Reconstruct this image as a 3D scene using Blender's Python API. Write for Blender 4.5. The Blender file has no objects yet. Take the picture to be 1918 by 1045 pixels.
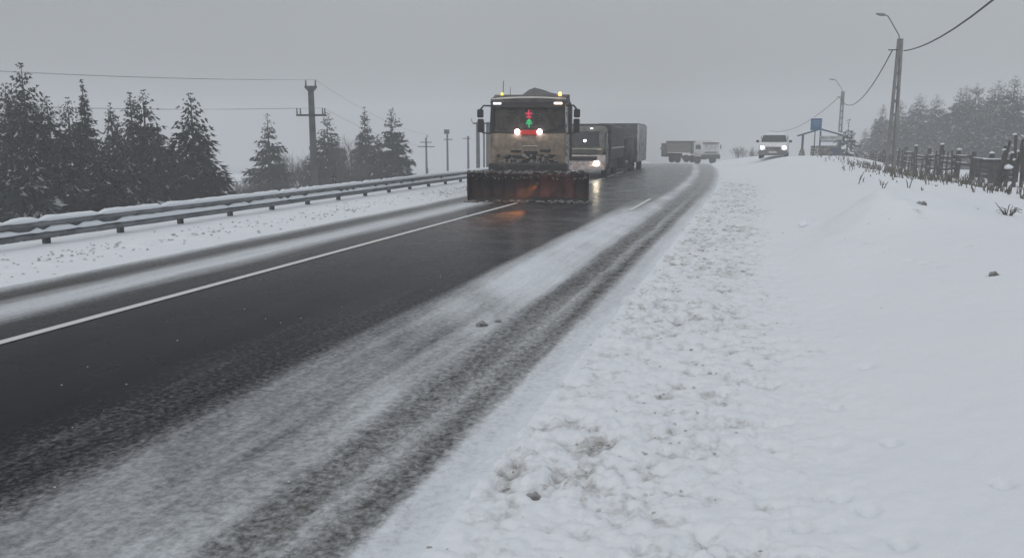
import bpy, bmesh, math, random
import numpy as np
from mathutils import Vector, Matrix

S = bpy.context.scene
C = S.collection
R = math.radians

# ------------------------------------------------------------------ camera
cam_d = bpy.data.cameras.new('camera')
cam = bpy.data.objects.new('camera', cam_d)
C.objects.link(cam)
CAM_H = 1.92
cam.location = (0, 0, CAM_H)
cam.rotation_euler = (R(90 - 9.95), 0, R(16.8))
cam_d.sensor_width = 36
cam_d.lens = 28.25
cam_d.clip_start = 0.1
cam_d.clip_end = 2000
S.camera = cam

# ------------------------------------------------------------------ sky, sun, exposure
SUN_EL, SUN_AZ = R(42), R(200)
w = bpy.data.worlds.new('World')
S.world = w
w.use_nodes = True
nt = w.node_tree
nt.nodes.clear()
wo = nt.nodes.new('ShaderNodeOutputWorld')
bg = nt.nodes.new('ShaderNodeBackground')
sky = nt.nodes.new('ShaderNodeTexSky')
sky.sky_type = 'NISHITA'
sky.sun_disc = False
sky.sun_elevation = SUN_EL
sky.sun_rotation = SUN_AZ
sky.dust_density = 6
sky.air_density = 1.0
hsv = nt.nodes.new('ShaderNodeHueSaturation')
hsv.inputs['Saturation'].default_value = 0.12
# overcast layer: even grey, brightening gently towards the zenith (no patches)
tc = nt.nodes.new('ShaderNodeTexCoord')
sx = nt.nodes.new('ShaderNodeSeparateXYZ')
rp = nt.nodes.new('ShaderNodeValToRGB')
rp.color_ramp.elements[0].position = 0.0
rp.color_ramp.elements[0].color = (3.0, 3.2, 3.43, 1)
rp.color_ramp.elements[1].position = 1.0
rp.color_ramp.elements[1].color = (5.7, 6.0, 6.32, 1)
cn = nt.nodes.new('ShaderNodeTexNoise')
cn.inputs['Scale'].default_value = 2.2
cn.inputs['Detail'].default_value = 4
cm = nt.nodes.new('ShaderNodeMapRange')
cm.inputs['From Min'].default_value = 0.3
cm.inputs['From Max'].default_value = 0.7
cm.inputs['To Min'].default_value = 0.94
cm.inputs['To Max'].default_value = 1.05
cmul = nt.nodes.new('ShaderNodeMixRGB')
cmul.blend_type = 'MULTIPLY'
cmul.inputs[0].default_value = 1
mx = nt.nodes.new('ShaderNodeMixRGB')
mx.inputs[0].default_value = 0.9
L = nt.links.new
L(sky.outputs[0], hsv.inputs['Color'])
L(tc.outputs['Generated'], sx.inputs[0])
L(sx.outputs['Z'], rp.inputs[0])
L(tc.outputs['Generated'], cn.inputs['Vector'])
L(cn.outputs[0], cm.inputs['Value'])
# the overcast is slightly heavier towards the left of the road
dotn = nt.nodes.new('ShaderNodeVectorMath'); dotn.operation = 'DOT_PRODUCT'
dotn.inputs[1].default_value = (0.62, 0.30, 0)
gm = nt.nodes.new('ShaderNodeMapRange')
gm.inputs['From Min'].default_value = -0.7; gm.inputs['From Max'].default_value = 0.7
gm.inputs['To Min'].default_value = 0.80; gm.inputs['To Max'].default_value = 1.06
gmul = nt.nodes.new('ShaderNodeMath'); gmul.operation = 'MULTIPLY'
L(tc.outputs['Generated'], dotn.inputs[0]); L(dotn.outputs['Value'], gm.inputs['Value'])
L(cm.outputs[0], gmul.inputs[0]); L(gm.outputs[0], gmul.inputs[1])
L(rp.outputs[0], cmul.inputs[1])
L(gmul.outputs[0], cmul.inputs[2])
L(hsv.outputs[0], mx.inputs[1])
L(cmul.outputs[0], mx.inputs[2])
L(mx.outputs[0], bg.inputs['Color'])
bg.inputs['Strength'].default_value = 0.1
L(bg.outputs[0], wo.inputs['Surface'])

sun_d = bpy.data.lights.new('sun', 'SUN')
sun_d.energy = 0.5
sun_d.angle = R(60)
sun_d.color = (1, 0.98, 0.95)
sun = bpy.data.objects.new('sun', sun_d)
sun.rotation_euler = (R(90) - SUN_EL, 0, -SUN_AZ + math.pi)
C.objects.link(sun)

S.view_settings.view_transform = 'Standard'
S.view_settings.look = 'None'
S.view_settings.exposure = 0.24
S.view_settings.gamma = 1
S.view_settings.use_curve_mapping = False
S.render.engine = 'CYCLES'
S.cycles.use_denoising = True
S.cycles.max_bounces = 8
S.cycles.diffuse_bounces = 3
S.cycles.glossy_bounces = 3
S.cycles.transparent_max_bounces = 16
S.cycles.volume_bounces = 2
S.cycles.sample_clamp_indirect = 6

rnd = random.Random(7)

# ------------------------------------------------------------------ noise
def _hash(ix, iy, seed):
    h = (ix.astype(np.int64) * 374761393 + iy.astype(np.int64) * 668265263 + seed * 144665) & 0x7fffffff
    h = ((h ^ (h >> 13)) * 1274126177) & 0x7fffffff
    h = (h ^ (h >> 16)) & 0xffff
    return h / 65535.0
def vnoise(x, y, seed=0):
    ix, iy = np.floor(x), np.floor(y)
    fx, fy = x - ix, y - iy
    fx = fx * fx * (3 - 2 * fx); fy = fy * fy * (3 - 2 * fy)
    a = _hash(ix, iy, seed); b = _hash(ix + 1, iy, seed)
    c = _hash(ix, iy + 1, seed); d = _hash(ix + 1, iy + 1, seed)
    return (a * (1 - fx) + b * fx) * (1 - fy) + (c * (1 - fx) + d * fx) * fy
def fbm(x, y, scale, octv=3, seed=0):
    t = 0; amp = 1; tot = 0
    for o in range(octv):
        t = t + amp * vnoise(x * scale + 17.3 * o, y * scale - 9.1 * o, seed + o)
        tot += amp; amp *= 0.5; scale *= 2.03
    return t / tot
def sstep(a, b, x):
    t = np.clip((x - a) / (b - a), 0, 1)
    return t * t * (3 - 2 * t)

# ------------------------------------------------------------------ terrain shape
def bend(y):
    y = np.asarray(y, float)
    q = np.clip(y - 25, 0, 75)
    return 0.8 * (q / 25) ** 2 + np.clip(y - 100, 0, None) * 0.192
def macro(xs, y):
    """height in metres; xs = distance across the road measured from the road's own line"""
    xs = np.asarray(xs, float); y = np.asarray(y, float)
    q = np.clip(y - 52, 0, None) ** 2 / 1344.0
    z = -8 * (1 - np.exp(-q / 8))
    d = np.clip(-12.8 - xs, 0, None)
    z = z - 7 * (1 - np.exp(-d / 14.0)) + 0.05 * sstep(-9.0, -9.6, xs)
    A = 0.62 + 0.1 * sstep(45, 60, y)
    rise = sstep(-0.1, 3.3, xs) * A
    xp = 3.4 + 3.6 * sstep(45, 62, y)
    zf = np.clip(0.12 - 0.008 * (y - 34), -0.35, 0.3)
    k = sstep(0, 1, (xs - xp) / 5.6)
    r = rise * (1 - k) + k * zf - 0.4 * sstep(11, 22, xs)
    r = np.where(xs > 0, r, rise)
    r = r + 0.56 * np.exp(-((xs - 1.95) / 0.58) ** 2 - ((y - 15.2) / 1.5) ** 2) \
          + 0.30 * np.exp(-((xs - 2.9) / 0.8) ** 2 - ((y - 16.0) / 1.6) ** 2) \
          + 0.12 * np.exp(-((xs - 1.1) / 0.5) ** 2 - ((y - 12.5) / 2.0) ** 2) \
          + 0.16 * np.exp(-((xs - 5.0) / 1.5) ** 2 - ((y - 24.0) / 4.0) ** 2)
    return z + r
def gz(x, y):
    return float(macro(x + bend(y), y))

# ------------------------------------------------------------------ materials
def nodes(m):
    return m.node_tree.nodes, m.node_tree.links.new
def mat(name, col, rough=0.6, metal=0.0, spec=0.5, var=0.15, scale=6.0, col2=None, mixlo=0.45, mixhi=0.65,
        bump=0.0, bscale=40.0, emit=None, estr=0.0, alpha=1.0):
    """procedural: base colour varied by object-space noise, optional second colour in blotches"""
    m = bpy.data.materials.new(name)
    m.use_nodes = True
    n, l = nodes(m)
    b = n['Principled BSDF']
    b.inputs['Roughness'].default_value = rough
    b.inputs['Metallic'].default_value = metal
    b.inputs['Specular IOR Level'].default_value = spec
    t = n.new('ShaderNodeTexCoord')
    ns = n.new('ShaderNodeTexNoise'); ns.inputs['Scale'].default_value = scale; ns.inputs['Detail'].default_value = 5
    l(t.outputs['Object'], ns.inputs['Vector'])
    mr = n.new('ShaderNodeMapRange')
    mx_ = n.new('ShaderNodeMixRGB')
    l(ns.outputs[0], mr.inputs['Value'])
    l(mr.outputs[0], mx_.inputs[0])
    if col2 is None:
        mr.inputs['From Min'].default_value = 0.3; mr.inputs['From Max'].default_value = 0.7
        mx_.inputs[1].default_value = (*[c * (1 - var) for c in col], 1)
        mx_.inputs[2].default_value = (*[min(1, c * (1 + var)) for c in col], 1)
    else:
        mr.inputs['From Min'].default_value = mixlo; mr.inputs['From Max'].default_value = mixhi
        mx_.inputs[1].default_value = (*col, 1)
        mx_.inputs[2].default_value = (*col2, 1)
    l(mx_.outputs[0], b.inputs['Base Color'])
    if bump:
        nb = n.new('ShaderNodeTexNoise'); nb.inputs['Scale'].default_value = bscale; nb.inputs['Detail'].default_value = 4
        bp = n.new('ShaderNodeBump'); bp.inputs['Strength'].default_value = bump; bp.inputs['Distance'].default_value = 0.02
        l(t.outputs['Object'], nb.inputs['Vector']); l(nb.outputs[0], bp.inputs['Height']); l(bp.outputs[0], b.inputs['Normal'])
    if emit:
        b.inputs['Emission Color'].default_value = (*emit, 1)
        b.inputs['Emission Strength'].default_value = estr
    return m

def crown_mat(name, leaf, leaf2):
    m = bpy.data.materials.new(name); m.use_nodes = True
    n, l = nodes(m); b = n['Principled BSDF']
    b.inputs['Roughness'].default_value = 0.9; b.inputs['Specular IOR Level'].default_value = 0.15
    at = n.new('ShaderNodeAttribute'); at.attribute_name = 'snow'
    t = n.new('ShaderNodeTexCoord'); ns = n.new('ShaderNodeTexNoise'); ns.inputs['Scale'].default_value = 1.7
    l(t.outputs['Object'], ns.inputs['Vector'])
    a = n.new('ShaderNodeMixRGB'); a.inputs[1].default_value = (*leaf, 1); a.inputs[2].default_value = (*leaf2, 1)
    l(ns.outputs[0], a.inputs[0])
    s = n.new('ShaderNodeMixRGB'); s.inputs[2].default_value = (0.76, 0.79, 0.83, 1)
    l(at.outputs['Fac'], s.inputs[0]); l(a.outputs[0], s.inputs[1]); l(s.outputs[0], b.inputs['Base Color'])
    return m

M = {}
M['snow'] = mat('snow', (0.78, 0.81, 0.85), 0.85, spec=0.2, var=0.03, scale=3, bump=0.3, bscale=60)
M['dirty_snow'] = mat('dirty_snow', (0.62, 0.62, 0.62), 0.9, spec=0.2, col2=(0.25, 0.23, 0.21), mixlo=0.45, mixhi=0.75, scale=14, bump=0.5, bscale=50)
M['dirty_crust'] = mat('dirty_crust', (0.27, 0.255, 0.245), 0.9, spec=.1, col2=(0.09, 0.08, 0.075), mixlo=.4, mixhi=.62, scale=9, bump=.5)
M['crumb'] = mat('crumb', (0.56, 0.56, 0.56), 0.9, spec=0.1, col2=(0.36, 0.35, 0.34), scale=7)
M['grey_clod'] = mat('grey_clod', (0.32, 0.32, 0.32), 0.95, spec=0.1, col2=(0.13, 0.13, 0.13), scale=12, bump=0.6)
M['zinc'] = mat('zinc', (0.22, 0.23, 0.24), 0.6, metal=0.4, col2=(0.13, 0.135, 0.14), scale=3)
M['post_steel'] = mat('post_steel', (0.06, 0.06, 0.065), 0.7, var=0.3)
M['concrete'] = mat('concrete', (0.20, 0.20, 0.195), 0.9, col2=(0.13, 0.13, 0.13), scale=2.5, bump=0.3)
M['concrete_dark'] = mat('concrete_dark', (0.10, 0.105, 0.11), 0.9, col2=(0.06, 0.065, 0.07), scale=2.0, bump=0.3)
M['iron'] = mat('iron', (0.05, 0.052, 0.055), 0.6, metal=0.3)
M['ceramic'] = mat('ceramic', (0.12, 0.11, 0.10), 0.3)
M['wire'] = mat('wire', (0.03, 0.03, 0.03), 0.7)
M['lamp_shell'] = mat('lamp_shell', (0.2, 0.21, 0.22), 0.5, metal=0.4)
M['wood'] = mat('wood', (0.065, 0.058, 0.052), 0.95, col2=(0.03, 0.028, 0.026), scale=5, bump=0.5)
M['bark'] = mat('bark', (0.05, 0.043, 0.038), 0.95, var=0.3)
M['twig'] = mat('twig', (0.06, 0.055, 0.052), 0.95, var=0.3)
M['crown'] = crown_mat('crown', (0.010, 0.016, 0.019), (0.022, 0.031, 0.033))
M['crown_snowy'] = crown_mat('crown_snowy', (0.03, 0.036, 0.036), (0.05, 0.056, 0.055))
M['weed'] = mat('weed', (0.10, 0.088, 0.075), 0.95, var=0.4)
M['tyre'] = mat('tyre', (0.02, 0.02, 0.02), 0.85, col2=(0.10, 0.095, 0.09), mixlo=0.5, mixhi=0.75, scale=5)
M['rim'] = mat('rim', (0.18, 0.17, 0.16), 0.5, metal=0.5, col2=(0.10, 0.09, 0.08), scale=8)
M['black_plastic'] = mat('black_plastic', (0.02, 0.02, 0.022), 0.5, var=0.3)
M['chassis'] = mat('chassis', (0.035, 0.033, 0.032), 0.8, col2=(0.10, 0.09, 0.08), mixlo=0.5, mixhi=0.75, scale=6)
M['cabin_dark'] = mat('cabin_dark', (0.045, 0.04, 0.042), 0.9)
M['truck_paint'] = mat('truck_paint', (0.31, 0.245, 0.185), 0.75, col2=(0.15, 0.12, 0.096), mixlo=0.32, mixhi=0.70, scale=6.5, bump=0.3, bscale=25)
M['truck_paint_upper'] = mat('truck_paint_upper', (0.10, 0.085, 0.085), 0.6, col2=(0.05, 0.045, 0.047), scale=4)
M['roof_trim'] = mat('roof_trim', (0.70, 0.68, 0.64), 0.5, var=0.08)
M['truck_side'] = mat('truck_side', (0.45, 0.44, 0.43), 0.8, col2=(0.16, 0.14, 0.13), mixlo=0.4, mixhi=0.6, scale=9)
M['tipper'] = mat('tipper', (0.07, 0.065, 0.062), 0.8, col2=(0.13, 0.12, 0.115), scale=4)
M['grit'] = mat('grit', (0.10, 0.10, 0.10), 0.95, col2=(0.16, 0.155, 0.15), scale=18, bump=0.7, bscale=30)
M['plough_steel'] = mat('plough_steel', (0.022, 0.022, 0.025), 0.8, spec=.15, col2=(0.075, 0.036, 0.034), mixlo=0.45, mixhi=0.75, scale=1.6, bump=0.3, bscale=14)
M['plough_red'] = mat('plough_red', (0.16, 0.055, 0.05), 0.8, spec=.15, col2=(0.06, 0.03, 0.03), scale=2.2, bump=0.2, bscale=14)
M['plough_dull'] = mat('plough_dull', (0.05, 0.030, 0.030), 0.8, spec=.15, col2=(0.028, 0.024, 0.026), scale=2.2, bump=0.2, bscale=14)
M['plough_rust'] = mat('plough_rust', (0.095, 0.043, 0.038), 0.8, spec=.15, col2=(0.042, 0.028, 0.028), scale=2.2, bump=0.2, bscale=14)
M['rubber'] = mat('rubber', (0.022, 0.022, 0.023), 0.8, var=0.4)
M['amber'] = mat('amber', (0.7, 0.25, 0.03), 0.3, emit=(1.0, 0.33, 0.05), estr=9)
M['amber_dim'] = mat('amber_dim', (0.6, 0.5, 0.06), 0.3, emit=(0.85, 0.75, 0.12), estr=0.9)
M['warm_marker'] = mat('warm_marker', (0.9, 0.8, 0.7), 0.3, emit=(1.0, 0.78, 0.55), estr=2.2)
M['cool_marker'] = mat('cool_marker', (0.9, 0.9, 0.95), 0.3, emit=(0.9, 0.95, 1.0), estr=1.1)
M['work_lamp'] = mat('work_lamp', (0.9, 0.85, 0.85), 0.3, emit=(1.0, 0.82, 0.8), estr=9)
M['headlamp'] = mat('headlamp', (0.9, 0.9, 0.8), 0.2, emit=(1.0, 0.86, 0.62), estr=26)
M['headlamp_white'] = mat('headlamp_white', (0.9, 0.92, 0.95), 0.2, emit=(0.92, 0.97, 1.0), estr=9)
M['dim_lamp'] = mat('dim_lamp', (0.35, 0.36, 0.36), 0.3)
M['led_red'] = mat('led_red', (0.5, 0.02, 0.05), 0.4, emit=(1.0, 0.04, 0.12), estr=1.0)
M['led_green'] = mat('led_green', (0.02, 0.5, 0.15), 0.4, emit=(0.03, 0.9, 0.32), estr=1.0)
M['red_panel'] = mat('red_panel', (0.35, 0.03, 0.025), 0.5, emit=(0.9, 0.05, 0.03), estr=0.22)
M['tinsel'] = mat('tinsel', (0.35, 0.33, 0.33), 0.5)
M['chrome'] = mat('chrome', (0.6, 0.57, 0.5), 0.3, metal=0.7)
M['plate'] = mat('plate', (0.55, 0.53, 0.48), 0.5)
M['cab_grey'] = mat('cab_grey', (0.17, 0.165, 0.145), 0.6, col2=(0.09, 0.085, 0.07), scale=4)
M['cab_pink'] = mat('cab_pink', (0.56, 0.49, 0.48), 0.7, col2=(0.36, 0.29, 0.26), scale=5)
M['dark_tarp'] = mat('dark_tarp', (0.085, 0.085, 0.095), 0.9, col2=(0.05, 0.05, 0.055), scale=2.5, bump=0.3, bscale=6)
M['box_rib'] = mat('box_rib', (0.52, 0.53, 0.55), 0.7, col2=(0.36, 0.36, 0.37), scale=4)
M['box_panel'] = mat('box_panel', (0.09, 0.09, 0.10), 0.8, col2=(0.15, 0.15, 0.16), scale=3)
M['white_paint'] = mat('white_paint', (0.62, 0.63, 0.64), 0.45, col2=(0.46, 0.46, 0.45), scale=4)
M['van_grey'] = mat('van_grey', (0.11, 0.11, 0.115), 0.7, col2=(0.17, 0.17, 0.17), scale=6)
M['van_white'] = mat('van_white', (0.72, 0.73, 0.75), 0.35, col2=(0.6, 0.6, 0.6), scale=4)
M['dirty_tipper'] = mat('dirty_tipper', (0.22, 0.21, 0.19), 0.8, col2=(0.15, 0.14, 0.12), scale=2.5)
M['sign_blue'] = mat('sign_blue', (0.02, 0.085, 0.19), 0.5, var=0.1)
M['sign_pale'] = mat('sign_pale', (0.16, 0.28, 0.40), 0.6, var=0.1)
M['shelter_stone'] = mat('shelter_stone', (0.24, 0.23, 0.20), 0.95, col2=(0.10, 0.095, 0.085), mixlo=0.4, mixhi=0.6, scale=4, bump=0.6)
M['shelter_blue'] = mat('shelter_blue', (0.05, 0.07, 0.11), 0.7, var=0.2)
M['shelter_pale'] = mat('shelter_pale', (0.38, 0.42, 0.40), 0.8, col2=(0.25, 0.27, 0.25), scale=3)

def glass_mat(name, tint, refl):
    m = bpy.data.materials.new(name); m.use_nodes = True
    n, l = nodes(m); n.clear()
    o = n.new('ShaderNodeOutputMaterial'); tr = n.new('ShaderNodeBsdfTransparent'); g = n.new('ShaderNodeBsdfGlossy')
    d = n.new('ShaderNodeBsdfDiffuse'); d.inputs['Color'].default_value = (0.20, 0.17, 0.155, 1)
    tr.inputs['Color'].default_value = (*tint, 1); g.inputs['Roughness'].default_value = 0.15
    fr = n.new('ShaderNodeFresnel'); fr.inputs['IOR'].default_value = refl
    mx1 = n.new('ShaderNodeMixShader'); mx2 = n.new('ShaderNodeMixShader')
    t = n.new('ShaderNodeTexCoord'); ns = n.new('ShaderNodeTexNoise'); ns.inputs['Scale'].default_value = 5; ns.inputs['Detail'].default_value = 6
    mr = n.new('ShaderNodeMapRange'); mr.inputs['From Min'].default_value = 0.35; mr.inputs['From Max'].default_value = 0.8
    mr.inputs['To Min'].default_value = 0.10; mr.inputs['To Max'].default_value = 0.5
    l(t.outputs['Object'], ns.inputs['Vector']); l(ns.outputs[0], mr.inputs['Value'])
    l(mr.outputs[0], mx1.inputs[0]); l(tr.outputs[0], mx1.inputs[1]); l(d.outputs[0], mx1.inputs[2])
    l(fr.outputs[0], mx2.inputs[0]); l(mx1.outputs[0], mx2.inputs[1]); l(g.outputs[0], mx2.inputs[2])
    l(mx2.outputs[0], o.inputs['Surface'])
    return m
M['glass'] = glass_mat('glass', (0.6, 0.6, 0.6), 1.35)
M['dark_glass'] = mat('dark_glass', (0.04, 0.043, 0.045), 0.15, spec=0.35, var=0.3)

# ------------------------------------------------------------------ ground materials
def road_material():
    m = bpy.data.materials.new('wet_road_with_slush'); m.use_nodes = True
    n, l = nodes(m); b = n['Principled BSDF']
    t = n.new('ShaderNodeTexCoord')
    a = n.new('ShaderNodeAttribute'); a.attribute_name = 'cover'
    br = n.new('ShaderNodeAttribute'); br.attribute_name = 'brown'
    ga = n.new('ShaderNodeAttribute'); ga.attribute_name = 'grain'
    def noise(sc, det, rough=0.55, stretch=None):
        x = n.new('ShaderNodeTexNoise'); x.inputs['Scale'].default_value = sc; x.inputs['Detail'].default_value = det; x.inputs['Roughness'].default_value = rough
        if stretch:
            mp = n.new('ShaderNodeMapping'); mp.inputs['Scale'].default_value = stretch
            l(t.outputs['Object'], mp.inputs['Vector']); l(mp.outputs[0], x.inputs['Vector'])
        else: l(t.outputs['Object'], x.inputs['Vector'])
        return x
    def math_(op, p, q, clamp=False):
        x = n.new('ShaderNodeMath'); x.operation = op; x.use_clamp = clamp
        for i, v in enumerate((p, q)):
            if isinstance(v, (int, float)): x.inputs[i].default_value = v
            else: l(v, x.inputs[i])
        return x.outputs[0]
    g = noise(21, 5, 0.72)           # grain of slush and grit
    s = noise(1.0, 6, 0.62, (5.0, 0.40, 1))   # streaks along the driving direction
    gg = math_('MULTIPLY', math_('SUBTRACT', g.outputs[0], 0.5), ga.outputs['Fac'])
    ss = math_('MULTIPLY', math_('SUBTRACT', s.outputs[0], 0.5), 0.52)
    v = math_('ADD', a.outputs['Fac'], math_('ADD', gg, ss))
    mr = n.new('ShaderNodeMapRange'); mr.interpolation_type = 'SMOOTHSTEP'
    mr.inputs['From Min'].default_value = 0.05; mr.inputs['From Max'].default_value = 1.0
    l(v, mr.inputs['Value'])
    cov = math_('MULTIPLY', mr.outputs[0], math_('MULTIPLY', a.outputs['Fac'], 6.0, True), True)
    asp_n = noise(90, 3)
    asp = n.new('ShaderNodeMixRGB'); asp.inputs[1].default_value = (0.005, 0.0058, 0.0075, 1); asp.inputs[2].default_value = (0.024, 0.027, 0.032, 1)
    wet2 = noise(1.0, 4, 0.6, (1.6, 0.16, 1))
    av = math_('ADD', math_('MULTIPLY', asp_n.outputs[0], 0.45), math_('MULTIPLY', math_('SUBTRACT', wet2.outputs[0], 0.28), 1.3), True)
    l(av, asp.inputs[0])
    brn = n.new('ShaderNodeMixRGB'); brn.inputs[2].default_value = (0.055, 0.052, 0.043, 1)
    l(br.outputs['Fac'], brn.inputs[0]); l(asp.outputs[0], brn.inputs[1])
    sn = n.new('ShaderNodeMixRGB'); sn.inputs[1].default_value = (0.40, 0.405, 0.41, 1); sn.inputs[2].default_value = (0.74, 0.77, 0.81, 1)
    l(a.outputs['Fac'], sn.inputs[0])
    c = n.new('ShaderNodeMixRGB'); l(cov, c.inputs[0]); l(brn.outputs[0], c.inputs[1]); l(sn.outputs[0], c.inputs[2])
    l(c.outputs[0], b.inputs['Base Color'])
    rr = n.new('ShaderNodeMapRange'); rr.inputs['To Min'].default_value = 0.24; rr.inputs['To Max'].default_value = 0.85
    wet = noise(1.2, 4); 
    rv = math_('ADD', cov, math_('MULTIPLY', math_('SUBTRACT', wet.outputs[0], 0.4), 0.5))
    l(rv, rr.inputs['Value']); l(rr.outputs[0], b.inputs['Roughness'])
    b.inputs['Specular IOR Level'].default_value = 0.0
    bp = n.new('ShaderNodeBump'); bp.inputs['Strength'].default_value = 0.55; bp.inputs['Distance'].default_value = 0.02
    hh = math_('ADD', math_('MULTIPLY', cov, 0.8), math_('MULTIPLY', asp_n.outputs[0], 0.12))
    l(hh, bp.inputs['Height']); l(bp.outputs[0], b.inputs['Normal'])
    gl = n.new('ShaderNodeBsdfGlossy'); gl.inputs['Color'].default_value = (0.85, 0.85, 0.85, 1)
    l(rr.outputs[0], gl.inputs['Roughness'])
    fr = n.new('ShaderNodeFresnel'); fr.inputs['IOR'].default_value = 1.075
    dry = math_('SUBTRACT', 1.0, cov)
    fac = math_('MULTIPLY', fr.outputs[0], math_('MULTIPLY', dry, 0.85))
    ms = n.new('ShaderNodeMixShader'); l(fac, ms.inputs[0]); l(b.outputs[0], ms.inputs[1]); l(gl.outputs[0], ms.inputs[2])
    l(ms.outputs[0], n['Material Output'].inputs['Surface'])
    return m
def ground_material():
    m = bpy.data.materials.new('snow_ground'); m.use_nodes = True
    n, l = nodes(m); b = n['Principled BSDF']
    b.inputs['Roughness'].default_value = 0.9; b.inputs['Specular IOR Level'].default_value = 0.12
    t = n.new('ShaderNodeTexCoord')
    a = n.new('ShaderNodeAttribute'); a.attribute_name = 'dirt'
    x = n.new('ShaderNodeTexNoise'); x.inputs['Scale'].default_value = 9; x.inputs['Detail'].default_value = 6; x.inputs['Roughness'].default_value = 0.65
    l(t.outputs['Object'], x.inputs['Vector'])
    ad = n.new('ShaderNodeMath'); ad.operation = 'ADD'; l(x.outputs[0], ad.inputs[0]); l(a.outputs['Fac'], ad.inputs[1])
    mr = n.new('ShaderNodeMapRange'); mr.interpolation_type = 'SMOOTHSTEP'; mr.inputs['From Min'].default_value = 0.72; mr.inputs['From Max'].default_value = 1.15
    l(ad.outputs[0], mr.inputs['Value'])
    y = n.new('ShaderNodeTexNoise'); y.inputs['Scale'].default_value = 0.5; y.inputs['Detail'].default_value = 3
    l(t.outputs['Object'], y.inputs['Vector'])
    s1 = n.new('ShaderNodeMixRGB'); s1.inputs[1].default_value = (0.735, 0.76, 0.795, 1); s1.inputs[2].default_value = (0.78, 0.80, 0.83, 1)
    l(y.outputs[0], s1.inputs[0])
    c = n.new('ShaderNodeMixRGB'); c.inputs[2].default_value = (0.38, 0.375, 0.365, 1)
    l(mr.outputs[0], c.inputs[0]); l(s1.outputs[0], c.inputs[1]); l(c.outputs[0], b.inputs['Base Color'])
    bn = n.new('ShaderNodeTexNoise'); bn.inputs['Scale'].default_value = 45; bn.inputs['Detail'].default_value = 4
    l(t.outputs['Object'], bn.inputs['Vector'])
    bp = n.new('ShaderNodeBump'); bp.inputs['Strength'].default_value = 0.25; bp.inputs['Distance'].default_value = 0.015
    l(bn.outputs[0], bp.inputs['Height']); l(bp.outputs[0], b.inputs['Normal'])
    return m
M['road'] = road_material()
M['ground'] = ground_material()

# ------------------------------------------------------------------ tagging helpers
def tag(o, label=None, cat=None, group=None, kind=None):
    if label: o['label'] = label
    if cat: o['category'] = cat
    if group: o['group'] = group
    if kind: o['kind'] = kind
    return o
def empty(name, loc, rz=0.0, label=None, cat=None, group=None):
    o = bpy.data.objects.new(name, None)
    o.empty_display_size = 0.3
    o.location = loc; o.rotation_euler = (0, 0, rz)
    C.objects.link(o)
    return tag(o, label, cat, group)

_bm = bmesh.new(); bmesh.ops.create_icosphere(_bm, subdivisions=2, radius=1)
ICO_V = [v.co.copy() for v in _bm.verts]; ICO_F = [[v.index for v in f.verts] for f in _bm.faces]; _bm.free()
_bm = bmesh.new(); bmesh.ops.create_icosphere(_bm, subdivisions=1, radius=1)
ICO1_V = [v.co.copy() for v in _bm.verts]; ICO1_F = [[v.index for v in f.verts] for f in _bm.faces]; _bm.free()

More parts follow.
